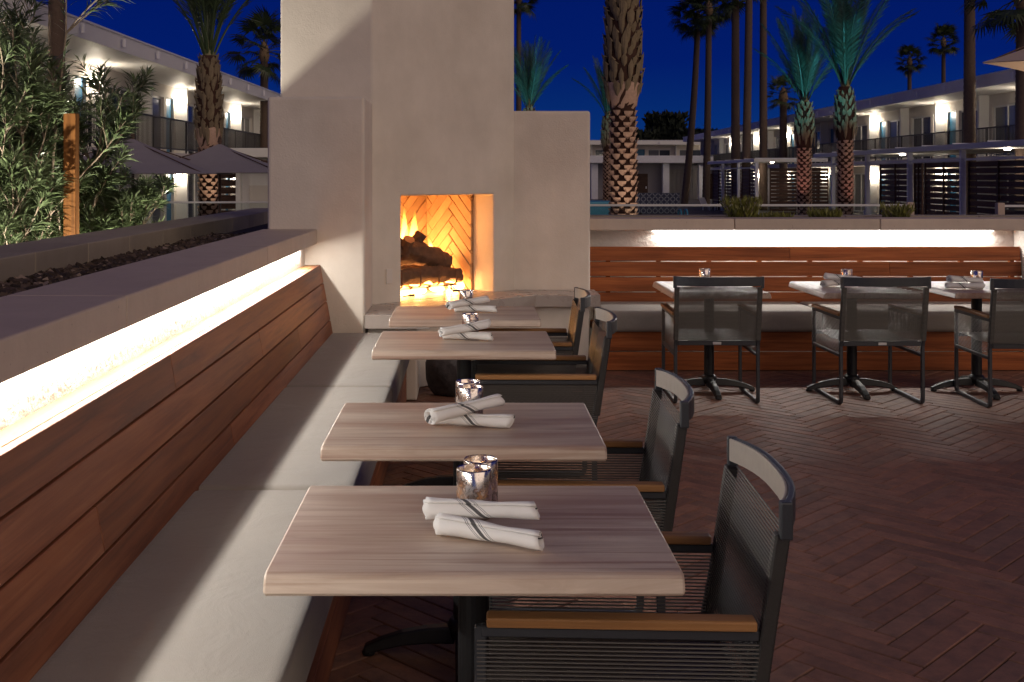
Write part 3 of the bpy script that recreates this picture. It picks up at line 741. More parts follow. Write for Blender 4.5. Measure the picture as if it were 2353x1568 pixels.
# ================================================================== CHAIRS  (local: seat faces -y, back at +y)
CW, CD = .585, .58
def make_chair():
    t = thing('armchair', 'x', 'chair')
    hw = CW / 2
    yf, yb = -.30, .27                      # front leg, back leg
    def tilt(z_): return .005 + max(0, (z_ - .42)) * .145   # rake of the back posts
    for sx in (-1, 1):
        x = sx * (hw - .014)
        # one sled leg loop: front leg, runner, rear leg
        pts = [(x, yf, .60), (x, yf, .05), (x, yf + .008, .024), (x, yf + .035, .0125), (x, yb - .03, .0125), (x, yb - .006, .024), (x, yb, .05), (x, yb - .005, .42)]
        MB().bar(pts, .026, .022, up=(1, 0, 0)).build('sled_leg', M['powder_coat'], t, bevel=.003, seg=1)
        MB().bar([(x, yb - .005, .40), (x, yb + tilt(.6), .60), (x, yb + tilt(.80), .80)], .030, .022, up=(1, 0, 0)).build('back_post', M['powder_coat'], t, bevel=.003, seg=1)
        MB().bar([(x, yf, .590), (x, yb + .012, .590)], .026, .022).build('arm_rail', M['powder_coat'], t, bevel=.003, seg=1)
        MB().bar([(x, yf, .335), (x, yb - .005, .335)], .024, .022).build('side_rail', M['powder_coat'], t, bevel=.003, seg=1)
        arm = MB().bar([(x, yf + .012, .613), (x, yb + .006, .613)], .046, .022).build('armrest', M['teak_y'], t, bevel=.005)
        # cords of the side panel
        q = MB(); n = 26
        for k in range(n):
            zz = .352 + k * (.572 - .352) / (n - 1)
            for off in (-.0125, .0125):
                q.tube([(x + off, yf - .008, zz), (x + off, yb - .002 + (.012 if zz > .42 else 0), zz)], .0020, 5, cap=False)
        q.build('side_cords', M['cord'], t)
    # back: cords wrap round the posts
    q = MB(); n = 43
    for k in range(n):
        zz = .440 + k * (.800 - .440) / (n - 1); yy = yb + tilt(zz)
        for off in (-.015, .015): q.tube([(-hw + .002, yy + off, zz), (hw - .002, yy + off, zz)], .0020, 5, cap=False)
    q.build('back_cords', M['cord'], t)
    # wrapped cords around the two posts read as solid sleeves
    for sx in (-1, 1):
        x = sx * (hw - .014)
        MB().bar([(x, yb + tilt(.435), .435), (x, yb + tilt(.8), .802)], .031, .031, up=(1, 0, 0)).build('post_wrap', M['post_cord'], t, bevel=.004, seg=1)
    # bowed top rail
    pts = []
    for k in range(15):
        s_ = k / 14 * 2 - 1; bow = .052 * (1 - abs(s_) ** 2.6); pts.append((s_ * hw, yb + tilt(.85) + bow, .842))
    MB().bar(pts, .016, .062).build('top_rail', M['powder_coat'], t, bevel=.004)
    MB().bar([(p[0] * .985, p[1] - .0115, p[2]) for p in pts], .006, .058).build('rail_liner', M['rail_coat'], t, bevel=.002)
    for sx in (-1, 1):
        MB().box(sx * hw - .012, sx * hw + .012, yb + tilt(.83) - .012, yb + tilt(.83) + .014, .795, .874).build('rail_bracket', M['powder_coat'], t, bevel=.004)
    # bottom back rail, seat frame, seat cords, label
    MB().box(-hw + .028, hw - .028, yb - .018, yb + .008, .400, .432).build('back_rail', M['powder_coat'], t, bevel=.003)
    MB().box(-hw + .028, hw - .028, yf - .011, yf + .011, .405, .430).build('front_rail', M['powder_coat'], t, bevel=.003)
    q = MB()
    for k in range(56):
        xx = -hw + .05 + k * (CW - .10) / 55
        q.tube([(xx, yf, .432), (xx, -.02, .415), (xx, yb - .01, .434)], .0028, 4, cap=False)
    q.build('seat_cords', M['cord'], t)
    MB().box(-.028, .028, yb + .0085, yb + .012, .406, .424).build('maker_plate', M['brass_label'], t, bevel=.006)
    return t
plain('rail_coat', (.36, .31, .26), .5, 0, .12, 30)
c0 = make_chair(); c0['group'] = 'cord armchairs'
CH = [(.30, 2.66, 90, 'dark cord armchair at the table with the lit candle'), (.285, 3.70, 90, 'dark cord armchair one place further in from the lit candle'),
      (.285, 5.56, 90, 'dark cord armchair one place away from the hearth along the long bench'), (.27, 6.60, 90, 'dark cord armchair facing the long bench, nearest the hearth'),
      (1.69, 7.66 - .27, 180, 'dark cord armchair facing the slatted bench, nearest the hearth'), (2.79, 7.63 - .27, 180, 'dark cord armchair at the middle table of the slatted bench'), (3.76, 7.50 - .27, 180, 'dark cord armchair facing the slatted bench, nearest its end pier')]
for i, (x, y, a, lab) in enumerate(CH):
    o = c0 if i == 0 else copy_tree(c0)
    o['label'] = lab
    if a == 90:   o.location = (x + .036, y, 0); o.rotation_euler = (0, 0, R(-90 + (-2.4, -2.0, -1.0, -2.0)[i]))
    else:         o.location = (x, y + .57, 0); o.rotation_euler = (0, 0, R(180 + (-1.5, 1.0, -2.0)[i - 4]))

# ================================================================== TABLE SETTINGS
def make_candle(label, group):
    t = thing('candle_holder', label, 'candle', (0, 0, 0), 0, group)
    MB().lathe([(0, 0), (.039, 0), (.0415, .004), (.0415, .112), (.040, .115), (.0385, .112), (.0385, .008), (0, .006)], 40).build('glass_cup', M['mercury_glass'], t, smooth=True)
    c = MB().lathe([(0, .007), (.034, .007), (.034, .048), (.031, .052), (.004, .049), (0, .049)], 24).build('candle', M['candle_wax'], t, smooth=True)
    MB().lathe([(0, .052), (.004, .058), (.0055, .066), (.003, .078), (0, .088)], 12).build('flame', M['candle_flame'], c, smooth=True)
    return t
cd0 = None
CND = [(.012, 2.65, 'lit mirrored candle cup behind the V of napkin rolls', 1), (.028, 2.735, 'mirrored candle cup half hidden behind the lit one', 0),
       (.004, 3.68, 'mirrored candle cup behind crossed napkins, one table in from the lit candle', 0), (-.004, 3.775, 'mirrored cup almost wholly hidden behind another, on the crossed napkin table', 0),
       (.006, 5.62, 'mirrored candle cup with crossed napkins, one table from the hearth', 0), (-.018, 6.78, 'mirrored candle cup on the table closest to the hearth', 0),
       (1.74, 8.36, 'sparkling candle cup on the slatted bench table nearest the hearth', 0), (2.77, 8.30, 'sparkling candle cup on the middle table of the slatted bench', 0), (3.66, 8.16, 'sparkling candle cup on the table by the end pier', 0)]
for i, (x, y, lab, lit) in enumerate(CND):
    if i == 0: o = cd0 = make_candle(lab, 'candle cups')
    else: o = copy_tree(cd0); o['label'] = lab
    o.location = (x, y, .7525); o.rotation_euler.z = i * 1.3
    if i in (0, 2): lamp_point('candle_light', o, (0, 0, .095), .12, (1, .55, .2), .006)
def roll_mesh(seed, Ln=.255, r=.0225):
    rr = random.Random(seed); nt, nx = 44, 18; b = MB(); ph = rr.uniform(0, 6)
    for i in range(nt):
        th = i / (nt - 1) * 2 * math.pi * 2.35
        rad = r * (.50 + .5 * i / (nt - 1))
        e0 = .006 * math.sin(th * 1.3 + ph) + .006 * (1 - i / nt); e1 = .007 * math.sin(th * 1.1 + 2 * ph)
        for k in range(nx):
            s_ = k / (nx - 1); x = -Ln / 2 + e0 + (Ln + e1 - e0) * s_
            q = rad * (1 + .10 * math.sin(s_ * 5 + ph) + .05 * math.sin(s_ * 13 + th * 2)) * (1.06 - .14 * s_)
            b.v.append((x, q * math.cos(th) * 1.12 + .004 * math.sin(s_ * 3 + ph), q * math.sin(th) * .95))
    for i in range(nt - 1):
        for k in range(nx - 1): b.f.append((i * nx + k, i * nx + k + 1, (i + 1) * nx + k + 1, (i + 1) * nx + k))
    return b
rolls = [roll_mesh(s_).mesh('napkin_roll', M['napkin_stripe'], True) for s_ in (3, 8, 12)]
def napkin(x, y, z_, rz, rx, ry, k, label):
    o = link('napkin_roll', rolls[k], None, (x, y, z_), (rx, ry, rz)); m_ = o.modifiers.new('cloth', 'SOLIDIFY'); m_.thickness = .0022; m_.offset = 0
    tag(o, label, 'napkin', 'rolled napkins'); return o
TZ = .752
napkin(.040, 2.462, TZ + .023, R(-27), 0, 0, 0, 'striped white napkin roll lying flat in the V in front of the lit candle')
napkin(.024, 2.528, TZ + .052, R(-9), 0, R(-2), 1, 'striped white napkin roll resting on another in front of the lit candle')
napkin(.010, 3.60, TZ + .023, R(-12), 0, 0, 2, 'lower napkin roll of the cross on the table next after the lit candle')
napkin(-.012, 3.585, TZ + .062, R(30), 0, R(-7), 0, 'upper napkin roll of the cross on the table next after the lit candle')
napkin(-.010, 5.50, TZ + .023, R(-18), 0, 0, 1, 'lower napkin roll of the cross, one table from the hearth')
napkin(-.02, 5.48, TZ + .062, R(22), 0, R(-7), 2, 'upper napkin roll of the cross, one table from the hearth')
napkin(.035, 6.62, TZ + .023, R(-14), 0, 0, 0, 'lower napkin roll of the cross on the table closest to the hearth')
napkin(-.005, 6.60, TZ + .062, R(28), 0, R(-6), 1, 'upper napkin roll of the cross on the table closest to the hearth')
napkin(1.66, 8.22, TZ + .023, R(25), 0, 0, 2, 'napkin roll on the slatted bench table nearest the hearth')
napkin(2.66, 8.20, TZ + .023, R(30), 0, 0, 0, 'napkin roll lying flat on the middle table of the slatted bench')
napkin(2.70, 8.17, TZ + .062, R(-10), 0, R(5), 1, 'napkin roll crossed over another on the middle table of the slatted bench')
napkin(3.50, 7.99, TZ + .023, R(-10), 0, 0, 2, 'napkin roll lying flat on the table by the end pier')
napkin(3.52, 8.03, TZ + .062, R(12), 0, R(4), 0, 'napkin roll crossed over another on the table by the end pier')

# ================================================================== GLASS RAILINGS AND PLANTER SHRUBS
def glass_rail(label, p0, p1, z0, z1, ends):
    p0, p1 = Vector((*p0, 0)), Vector((*p1, 0)); d = (p1 - p0); ln = d.length; d.normalize(); rz = math.atan2(d.y, d.x)
    t = thing('glass_railing', label, 'railing', (p0.x, p0.y, 0), rz)
    n = max(1, round(ln / 1.3))
    for k in range(n): MB().box(ln * k / n + .012, ln * (k + 1) / n - .012, -.005, .005, z0, z1 - .012).build('glass_panel', M['clear_glass'], t)
    MB().box(0, ln, -.018, .018, z1 - .022, z1).build('handrail', M['frame_white'], t, bevel=.004)
    for s_ in ends: MB().box(s_ - .035, s_ + .035, -.035, .035, -.44, z1 + .02).build('end_post', M['umbrella_tan'], t, bevel=.005)
    return t
glass_rail('frameless glass railing with pale handrail behind the back planter shrubs', (1.05, 11.2), (4.36, 11.2), .5, 1.272, (3.31,))
glass_rail('glass railing with a tan post at the slatted screens', (5.30, 11.3), (7.6, 11.3), .5, 1.262, (0,))
glass_rail('glass railing beyond the kerb between the oleander and the chimney', (-5.8, 13.6), (-1.6, 13.6), .3, 1.245, ())
def leafy(n, cx, cy, cz, rx, ry, rz, ll, lw, seed, up=.5):
    rr = random.Random(seed); b = MB()
    for _ in range(n):
        u = rr.uniform(0, 6.283); w = rr.random() ** .5; zz = rr.random()
        p = Vector((cx + rx * w * math.cos(u) * (.45 + .55 * zz), cy + ry * w * math.sin(u) * (.45 + .55 * zz), cz + rz * zz))
        d = Vector((rr.gauss(0, .6), rr.gauss(0, .6), up + rr.random())).normalized(); s_ = d.orthogonal().normalized(); s_ = (Matrix.Rotation(rr.uniform(0, 6), 3, d) @ s_)
        l_ = ll * rr.uniform(.6, 1.3); b.quad(p, p + d * l_ * .5 + s_ * lw, p + d * l_, p + d * l_ * .5 - s_ * lw)
    return b
for i, (px, w, h, lab) in enumerate(((1705, .20, .22, 'bushy yellow-green shrub, tallest one in the back planter'), (1770, .22, .06, 'low creeping yellow-green plant beside the tallest planter shrub'), (1895, .17, .10, 'small yellow-green shrub between two others in the back planter'), (2060, .16, .15, 'yellow-green shrub next to the end post of the glass railing'))):
    t = thing('planter_shrub', lab, 'shrub', (gx(px, 10.25), 10.25, 1.10), 0, 'planter shrubs')
    leafy(int(900 * w / .2), 0, 0, .0, w, .18, h, .07, .007, 40 + i, .9).build('foliage', M['shrub_leaf'], t, kind='stuff')
    s_ = MB(); rr = random.Random(i)
    for k in range(9): 
        a_ = rr.uniform(0, 6.28); s_.tube([(0, 0, -.03), (w * .5 * math.cos(a_), .09 * math.sin(a_), h * .5), (w * .9 * math.cos(a_), .14 * math.sin(a_), h)], .003, 4)
    s_.build('stems', M['branch'], t)

# ================================================================== PALMS
def date_frond(Ln, t0, t1, seed, leaf0=.22, mat='palm_leaflet_teal_lit', ll=.42, nl=62):
    rr = random.Random(seed); b = MB(); n = 16; pts = []; p = Vector((0, 0, 0)); tang = []
    for k in range(n + 1):
        s_ = k / n; a_ = t0 + t1 * s_ ** 1.3; d = Vector((math.sin(a_), .06 * math.sin(s_ * 3 + seed), math.cos(a_))); pts.append(p.copy()); tang.append(d.normalized()); p = p + d * (Ln / n)
    b.tube(pts, [.030 * (1 - .85 * k / n) + .003 for k in range(n + 1)], 5)
    for k in range(nl):
        s_ = leaf0 + (1 - leaf0) * k / (nl - 1); f_ = s_ * n; i = min(n - 1, int(f_)); q = pts[i].lerp(pts[i + 1], f_ - i); d = tang[i]
        side = Vector((0, 1, 0)); nrm = d.cross(side).normalized(); l_ = ll * (math.sin(math.pi * min(1, .18 + .8 * (k / nl))) * .8 + .25)
        for sg in (-1, 1):
            v = (d * .95 + side * sg * rr.uniform(.55, .85) - nrm * rr.uniform(.05, .4)).normalized(); w = v.cross(nrm).normalized() * .012
            e_ = q + v * l_; mid = q + v * l_ * .55 + Vector((0, 0, .01))
            b.quad(q - w * .5, mid - w, e_, mid + w)
    return b.mesh('frond', M[mat])
def fan_leaf(seed, mat='fan_leaf', pl=.9, bl=.75):
    rr = random.Random(seed); b = MB(); b.tube([(0, 0, 0), (pl * .5, 0, .06), (pl, 0, 0)], [.022, .016, .012], 4)
    n = 26
    for k in range(n):
        a_ = R(-115 + 230 * k / (n - 1)); l_ = bl * rr.uniform(.8, 1.08) * (1 - .25 * abs(k / (n - 1) * 2 - 1)); d = Vector((math.cos(a_), math.sin(a_), 0)); s_ = Vector((-d.y, d.x, 0))
        c = Vector((pl, 0, 0)); m_ = c + d * l_ * .55 + Vector((0, 0, .05 - .10 * abs(math.sin(a_)))); e_ = c + d * l_ + Vector((0, 0, -.20 * l_ - rr.uniform(0, .12)))
        b.quad(c, m_ - s_ * .045 * bl, e_, m_ + s_ * .045 * bl)
    return b.mesh('fan_leaf', M[mat])
TEAL = [date_frond(Ln, a_, b_, i, mat='palm_leaflet_teal_lit') for i, (Ln, a_, b_) in enumerate(((3.4, .06, .20), (3.4, .16, .32), (3.3, .26, .45), (3.0, .36, .75)))]
GREEN = [date_frond(Ln, a_, b_, 9 + i, leaf0=.34, mat='palm_leaflet') for i, (Ln, a_, b_) in enumerate(((3.4, .04, .10), (3.4, .14, .22), (3.3, .24, .30), (3.0, .30, .70)))]
FAN = [fan_leaf(s_) for s_ in (1, 2, 3)]
def boot_mesh(w, h, out, mat, tip=0.):
    b = MB()
    n = 5; top = []
    for k in range(n):
        a_ = -1 + 2 * k / (n - 1); top.append((out * (1 - .35 * a_ * a_), a_ * w, tip * (1 - abs(a_))))
    mid = [(out * .55 * (1 - .4 * (-1 + 2 * k / (n - 1)) ** 2), (-1 + 2 * k / (n - 1)) * w * .9, -h * (.55 - .15 * abs(-1 + 2 * k / (n - 1)))) for k in range(n)]
    low = [(out * .12, (-1 + 2 * k / (n - 1)) * w * .5, -h * (1 - .25 * abs(-1 + 2 * k / (n - 1)))) for k in range(n)]
    b.v = top + mid + low + [(-.02, -w, 0), (-.02, w, 0)]
    for k in range(n - 1): b.f.append((n + k, n + k + 1, k + 1, k)); b.f.append((2 * n + k, 2 * n + k + 1, n + k + 1, n + k))
    b.f.append(tuple(list(range(n)) + [3 * n + 1, 3 * n]))
    return b.mesh('boot', M[mat])
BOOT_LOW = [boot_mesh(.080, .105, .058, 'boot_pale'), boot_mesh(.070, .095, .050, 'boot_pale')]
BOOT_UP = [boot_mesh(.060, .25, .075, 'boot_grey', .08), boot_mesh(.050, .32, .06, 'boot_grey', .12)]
def uplight(root, loc, target, power, color, angle=50):
    t = MB().lathe([(0, 0), (.06, 0), (.06, .14), (.05, .14), (.05, .12), (0, .12)], 12)
    o = t.build('uplight_can', M['black_iron'], root, smooth=False); o.location = (loc[0], loc[1], loc[2] - .16)
    lamp_spot('uplight', root, loc, target, power, color, angle, .7, .05)
def date_palm(label, px, d, zcrown, r, fronds, lights=(), seed=1, boots=False, z_skirt=None, spread=1.0, fl=1.0, ground=-.45, tl=0):
    rr = random.Random(seed); x = gx(px, d); t = thing('date_palm', label, 'palm tree', (x, d, ground), 0, 'date palms')
    hgt = zcrown - ground; b = MB()
    if z_skirt is None: z_skirt = hgt * .68
    else: z_skirt -= ground
    prof = [(0, r * 1.05), (z_skirt * .98, r), (z_skirt, r * 1.12), (z_skirt + .28, r * 1.38), (z_skirt + .6, r * 1.42), (hgt - .3, r * 1.25), (hgt + .15, r * .9)]
    b.tube([(0, 0, zz) for zz, _ in prof], [k for _, k in prof], 18); tr = b.build('trunk', M['trunk_dark'], t, smooth=True)
    def rad(zz):
        for (a_, ra), (b_, rb) in zip(prof[:-1], prof[1:]):
            if a_ <= zz <= b_: return ra + (rb - ra) * (zz - a_) / (b_ - a_ + 1e-6)
        return r
    joined = MB(); ups = MB()
    def put(me, zz, a_, sc, tilt, mb):
        T = Matrix.Rotation(a_, 4, 'Z') @ Matrix.Translation((rad(zz) * .97, 0, zz)) @ Matrix.Rotation(tilt, 4, 'Y') @ Matrix.Scale(sc, 4)
        if boots and math.cos(a_ - math.atan2(-d, -x)) > -.25:
            o = link('leaf_base', me, tr); o.matrix_local = T
        else:
            i = len(mb.v); mb.v += [tuple(T @ v.co) for v in me.vertices]; mb.f += [tuple(i + q for q in p.vertices) for p in me.polygons]
    ring = 0; zz = .1 if not boots else max(.1, .75 - ground)
    while zz < z_skirt - .03:
        n = 7
        for k in range(n):
            put(BOOT_LOW[(k + ring) % 2], zz + rr.uniform(-.012, .012), 2 * math.pi * (k + .5 * (ring % 2)) / n + rr.uniform(-.06, .06), (r / .21) * rr.uniform(.85, 1.12), rr.uniform(-.1, .12), joined)
        zz += .092 * (r / .21); ring += 1
    zz = z_skirt + .34
    while zz < hgt + .1:
        n = 9
        for k in range(n):
            put(BOOT_UP[rr.randrange(2)], zz + rr.uniform(-.06, .06), 2 * math.pi * (k + .5 * (ring % 2)) / n + rr.uniform(-.12, .12), (r / .21) * rr.uniform(.8, 1.25), rr.uniform(-.12, .22), ups)
        zz += .15 * (r / .21); ring += 1
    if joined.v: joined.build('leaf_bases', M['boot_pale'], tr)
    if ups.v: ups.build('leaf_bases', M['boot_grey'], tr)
    if boots:
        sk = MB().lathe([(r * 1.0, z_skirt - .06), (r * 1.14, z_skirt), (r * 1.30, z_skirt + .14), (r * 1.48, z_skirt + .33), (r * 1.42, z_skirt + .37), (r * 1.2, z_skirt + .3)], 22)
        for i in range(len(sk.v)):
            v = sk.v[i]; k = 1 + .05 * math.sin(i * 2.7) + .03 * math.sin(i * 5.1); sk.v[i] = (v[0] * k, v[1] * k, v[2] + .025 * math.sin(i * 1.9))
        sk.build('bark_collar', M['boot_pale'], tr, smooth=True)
    cr = MB().lathe([(r * .8, hgt - .1), (r * .7, hgt + .15), (r * .35, hgt + .45), (0, hgt + .6)], 12).build('crown', M['petiole'], t, smooth=True)
    nf = 30
    for k in range(nf):
        q = k / nf; me = fronds[min(3, int(q * 4))]
        s_ = fl * rr.uniform(.88, 1.1); o = link('frond', me, cr, (0, 0, hgt + .1 - .25 * q), (rr.uniform(-.06, .06), (q * .10 - .05) * spread, k * 2.399 + rr.uniform(-.3, .3)), scale=(s_, s_, s_))
    for L in lights:
        if L[2]: uplight(t, *L)
    if tl:
        for sx in (-1, 1): uplight(t, (sx * 1.3, -1.9, .3), (sx * .25, 0, hgt + 2.7), tl * 1.1, TL, 30)
    return t
WARM = (1.0, .78, .58); TL = (.10, .62, .72)
date_palm('big date palm with bright trimmed leaf scars up its thick trunk', 1432, 19, 5.2, .205, GREEN,
          lights=[((-.35, -1.0, .35), (0, 0, 3.2), 42, WARM, 34), ((.45, -.9, .35), (0, 0, 1.9), 40, WARM, 40)], seed=2, boots=True, z_skirt=2.75)
date_palm('date palm with shaggy trunk standing behind the grey umbrellas, fronds raised', 480, 24, 3.95, .19, GREEN,
          lights=[((.45, -1.1, .3), (0, 0, 3.2), 110, WARM, 40)], seed=3, boots=True, z_skirt=2.2, fl=.95)
date_palm('teal lit date palm crown rising just behind the lower chimney wing', 1216, 45, 4.1, .21, TEAL, tl=600, lights=[((.5, -1.4, .3), (0, 0, 5.5), 0, TL, 10)], seed=4, fl=.82, spread=.6)
date_palm('dim teal date palm half hidden behind the scarred palm trunk', 1397, 55, 4.35, .22, TEAL, tl=260, lights=[((-.6, -1.6, .3), (-.3, 0, 5.5), 0, TL, 10)], seed=5, fl=.85, spread=1.6)
date_palm('teal lit date palm standing in front of the slatted pergola screens', 1848, 42, 4.15, .24, TEAL, tl=700, lights=[((.6, -1.5, .3), (0, 0, 5.5), 0, TL, 10), ((-.7, -1.4, .3), (0, 0, 3.0), 60, (1, .5, .45), 46)], seed=6, fl=1.0)
date_palm('tallest teal lit date palm, between the pergola and the lit ground floor doors', 1942, 38, 4.4, .235, TEAL, tl=800, lights=[((.6, -1.5, .3), (0, 0, 6), 0, TL, 10), ((.8, -1.2, .3), (0, 0, 2.6), 40, (1, .5, .45), 46)], seed=7, fl=1.28)
def fan_palm(label, px, d, zc, r, n=34, seed=1, sc=1.0, lean=0.0, skirt=.0, ground=-.45):
    rr = random.Random(seed); x = gx(px, d); t = thing('fan_palm', label, 'palm tree', (x, d, ground), 0, 'fan palms'); hgt = zc - ground
    pts = [(lean * (1 - s_) ** 1.5, 0, hgt * s_) for s_ in [k / 14 for k in range(15)]]
    b = MB(); fine = []
    for k in range(90):
        s_ = k / 89; fine.append((lean * (1 - s_) ** 1.5, 0, hgt * s_))
    b.tube(fine, [r * (1.12 - .28 * k / 89) * (1 + (.035 if k % 2 else -.02)) for k in range(90)], 12); b.build('trunk', M['bark_ring'], t, smooth=True)
    cr = MB().lathe([(r * .9, hgt - .5), (r * 1.3, hgt - .25), (r * .9, hgt + .2), (0, hgt + .5)], 10).build('crown', M['dry_leaf'], t, smooth=True)
    for k in range(n):
        q = k / (n - 1); el = R(80 - 125 * q + rr.uniform(-8, 8)); s_ = sc * rr.uniform(.85, 1.12)
        link('fan_leaf', FAN[k % 3], cr, (0, 0, hgt + .15 - .35 * q), (rr.uniform(-.5, .5), -el, k * 2.399), scale=(s_, s_, s_))
    return t
fan_palm('slim fan palm between the shaggy date palm and the chimney', 607, 50, 7.1, .19, 26, 1, 1.15)
fan_palm('thick ringed palm trunk rising behind the oleander', 130, 24, 9.0, .175, 20, 2)
fan_palm('leaning one of two tall slim fan palms with joined crowns', 1603, 76, 12.2, .22, 34, 3, 1.3, lean=-.9)
fan_palm('straighter one of two tall slim fan palms with joined crowns', 1629, 74, 12.6, .22, 34, 4, 1.25, lean=-.2)
fan_palm('tall bare palm trunk next to the two joined crowns, leaf tips hanging low', 1690, 65, 12.6, .24, 34, 5, 1.3)
fan_palm('middle trunk of three tall bare palms over the back building', 1722, 64, 14.5, .22, 28, 6, 1.3, lean=-.25)
fan_palm('bare palm trunk closest to the teal palms, third of the three', 1754, 66, 13.8, .22, 28, 7, 1.3)
fan_palm('short fan palm standing before the far balcony, beside a teal palm', 1800, 70, 6.6, .24, 26, 8, .9)
fan_palm('shorter of two far fan palms above the long motel roof', 2090, 112, 13.0, .22, 34, 9, 1.15)
fan_palm('taller of two far fan palms above the long motel roof', 2168, 112, 14.9, .22, 34, 10, 1.25)
fan_palm('large dark palm trunk crossing the long motel balcony', 2228, 42, 9.6, .215, 24, 11)
fan_palm('fan palm with drooping leaves beside the tan umbrella', 2349, 34, 7.1, .2, 26, 12, 1.2)
fan_palm('thin far palm trunk showing just beside the chimney top', 1192, 82, 14.6, .2, 28, 13, 1.2)

# ================================================================== OLEANDER, STAKE
def oleander(label, loc, hgt, spread, nst, seed, dens=1.0, ll=.15, bias=(0, 0)):
    rr = random.Random(seed); t = thing('oleander', label, 'shrub', loc); stems = MB(); lv = MB()
    tips = []
    def grow(p, d, ln, r, lvl):
        n = 7; pts = [p.copy()]; q = p.copy(); dd = d.copy()
        for k in range(n):
            dd = (dd + Vector((rr.gauss(0, .10), rr.gauss(0, .10), .05))).normalized(); q = q + dd * (ln / n); pts.append(q.copy())
        stems.tube(pts, [max(.0022, r * (1 - .6 * k / n)) for k in range(n + 1)], 5 if lvl else 7, cap=False)
        if lvl < 2:
            for k in range((7, 3)[lvl] + rr.randrange(3)):
                s_ = rr.uniform(.22, .98); i = min(n - 1, int(s_ * n)); a_ = rr.uniform(0, 6.283)
                nd = (dd * .9 + Vector((math.cos(a_), math.sin(a_), rr.uniform(-.1, .5))) * .75).normalized()
                grow(pts[i], nd, ln * rr.uniform(.20, .36), r * .5, lvl + 1)
        s0 = .15 if lvl == 2 else .62
        nl = int((20 if lvl == 2 else 26) * dens)
        for k in range(nl):
            s_ = s0 + (1 - s0) * (k + rr.random()) / nl; f_ = min(n - .001, s_ * n); i = int(f_); c = pts[i].lerp(pts[i + 1], f_ - i); ax = (pts[i + 1] - pts[i]).normalized()
            a_ = k * 2.2 + rr.uniform(-.3, .3); o = ax.orthogonal().normalized(); o = Matrix.Rotation(a_, 3, ax) @ o
            v = (o * rr.uniform(.7, 1.0) + ax * rr.uniform(.35, .95)).normalized(); l_ = ll * rr.uniform(.65, 1.25); w = ax.cross(v).normalized() * l_ * .060
            m_ = c + v * l_ * .5 + ax * l_ * .03; e_ = c + v * l_ - Vector((0, 0, l_ * .12))
            lv.quad(c, m_ - w, e_, m_ + w)
    for k in range(nst):
        a_ = 2 * math.pi * k / nst + rr.uniform(-.4, .4); tl = rr.uniform(.12, .50) * spread
        d = Vector((math.cos(a_) * tl + bias[0], math.sin(a_) * tl * .7 + bias[1], 1)).normalized(); grow(Vector((math.cos(a_) * .12, math.sin(a_) * .10, 0)), d, hgt * rr.uniform(.5, 1.0), .016, 0)
    stems.build('stems', M['branch'], t, smooth=True); lv.build('foliage', M['oleander_leaf'], t, kind='stuff')
    return t
oleander('large floodlit oleander bush spreading beside the wooden stake', (gx(120, 9.8), 9.8, -.2), 2.85, .34, 15, 11, 1.9, .145)
oleander('tallest oleander bush with dark top leaves behind the kerb', (gx(-20, 9.0), 9.0, -.2), 3.5, .42, 13, 12, 1.9, .155)
oleander('low floodlit oleander clump growing at the foot of the stake', (gx(245, 10.0), 10.0, .45), 1.15, .62, 12, 13, 1.8, .13)
st_ = thing('wooden_stake', 'square wooden tree stake standing in the oleander', 'stake', (gx(164, 9.05), 9.05, -.45))
MB().box(-.048, .048, -.048, .048, 0, 2.50).build('post', M['stake_wood'], st_, bevel=.005)
MB().tube([(-.055, -.05, 1.5), (.055, -.05, 1.5), (.055, .05, 1.5), (-.055, .05, 1.5), (-.055, -.05, 1.5)], .006, 5).build('tie', M['black_iron'], st_)
def garden_spot(label, loc, target, power, color=(1.0, .95, .80), ang=85):
    t = thing('garden_spotlight', label, 'spotlight', loc, 0, 'garden spotlights')
    T = (Vector(target) - Vector(loc)).to_track_quat('Z', 'Y').to_matrix().to_4x4()
    b = MB().lathe([(0, -.12), (.045, -.12), (.05, 0), (.045, .02), (.042, .02), (.04, -.02), (0, -.02)], 14); b.v = [tuple(T @ Vector(v)) for v in b.v]; b.build('housing', M['black_iron'], t)
    MB().tube([(0, 0, -.35), (0, 0, -.05)], .012, 6).build('spike', M['black_iron'], t)
    lamp_spot('beam', t, (0, 0, .0), Vector(target) - Vector(loc), power, color, ang, .5, .04)
garden_spot('small spotlight on a spike at the foot of the oleander', (-3.4, 6.9, .32), (-3.3, 9.6, 2.3), 600, ang=125)
garden_spot('small spotlight on a spike beside the stake', (gx(262, 9.2), 9.2, .35), (gx(235, 10), 10.0, 1.6), 260, ang=105)
garden_spot('small spotlight on a spike below the tallest oleander', (-4.1, 7.6, .15), (-3.75, 8.8, 1.8), 300, ang=95)

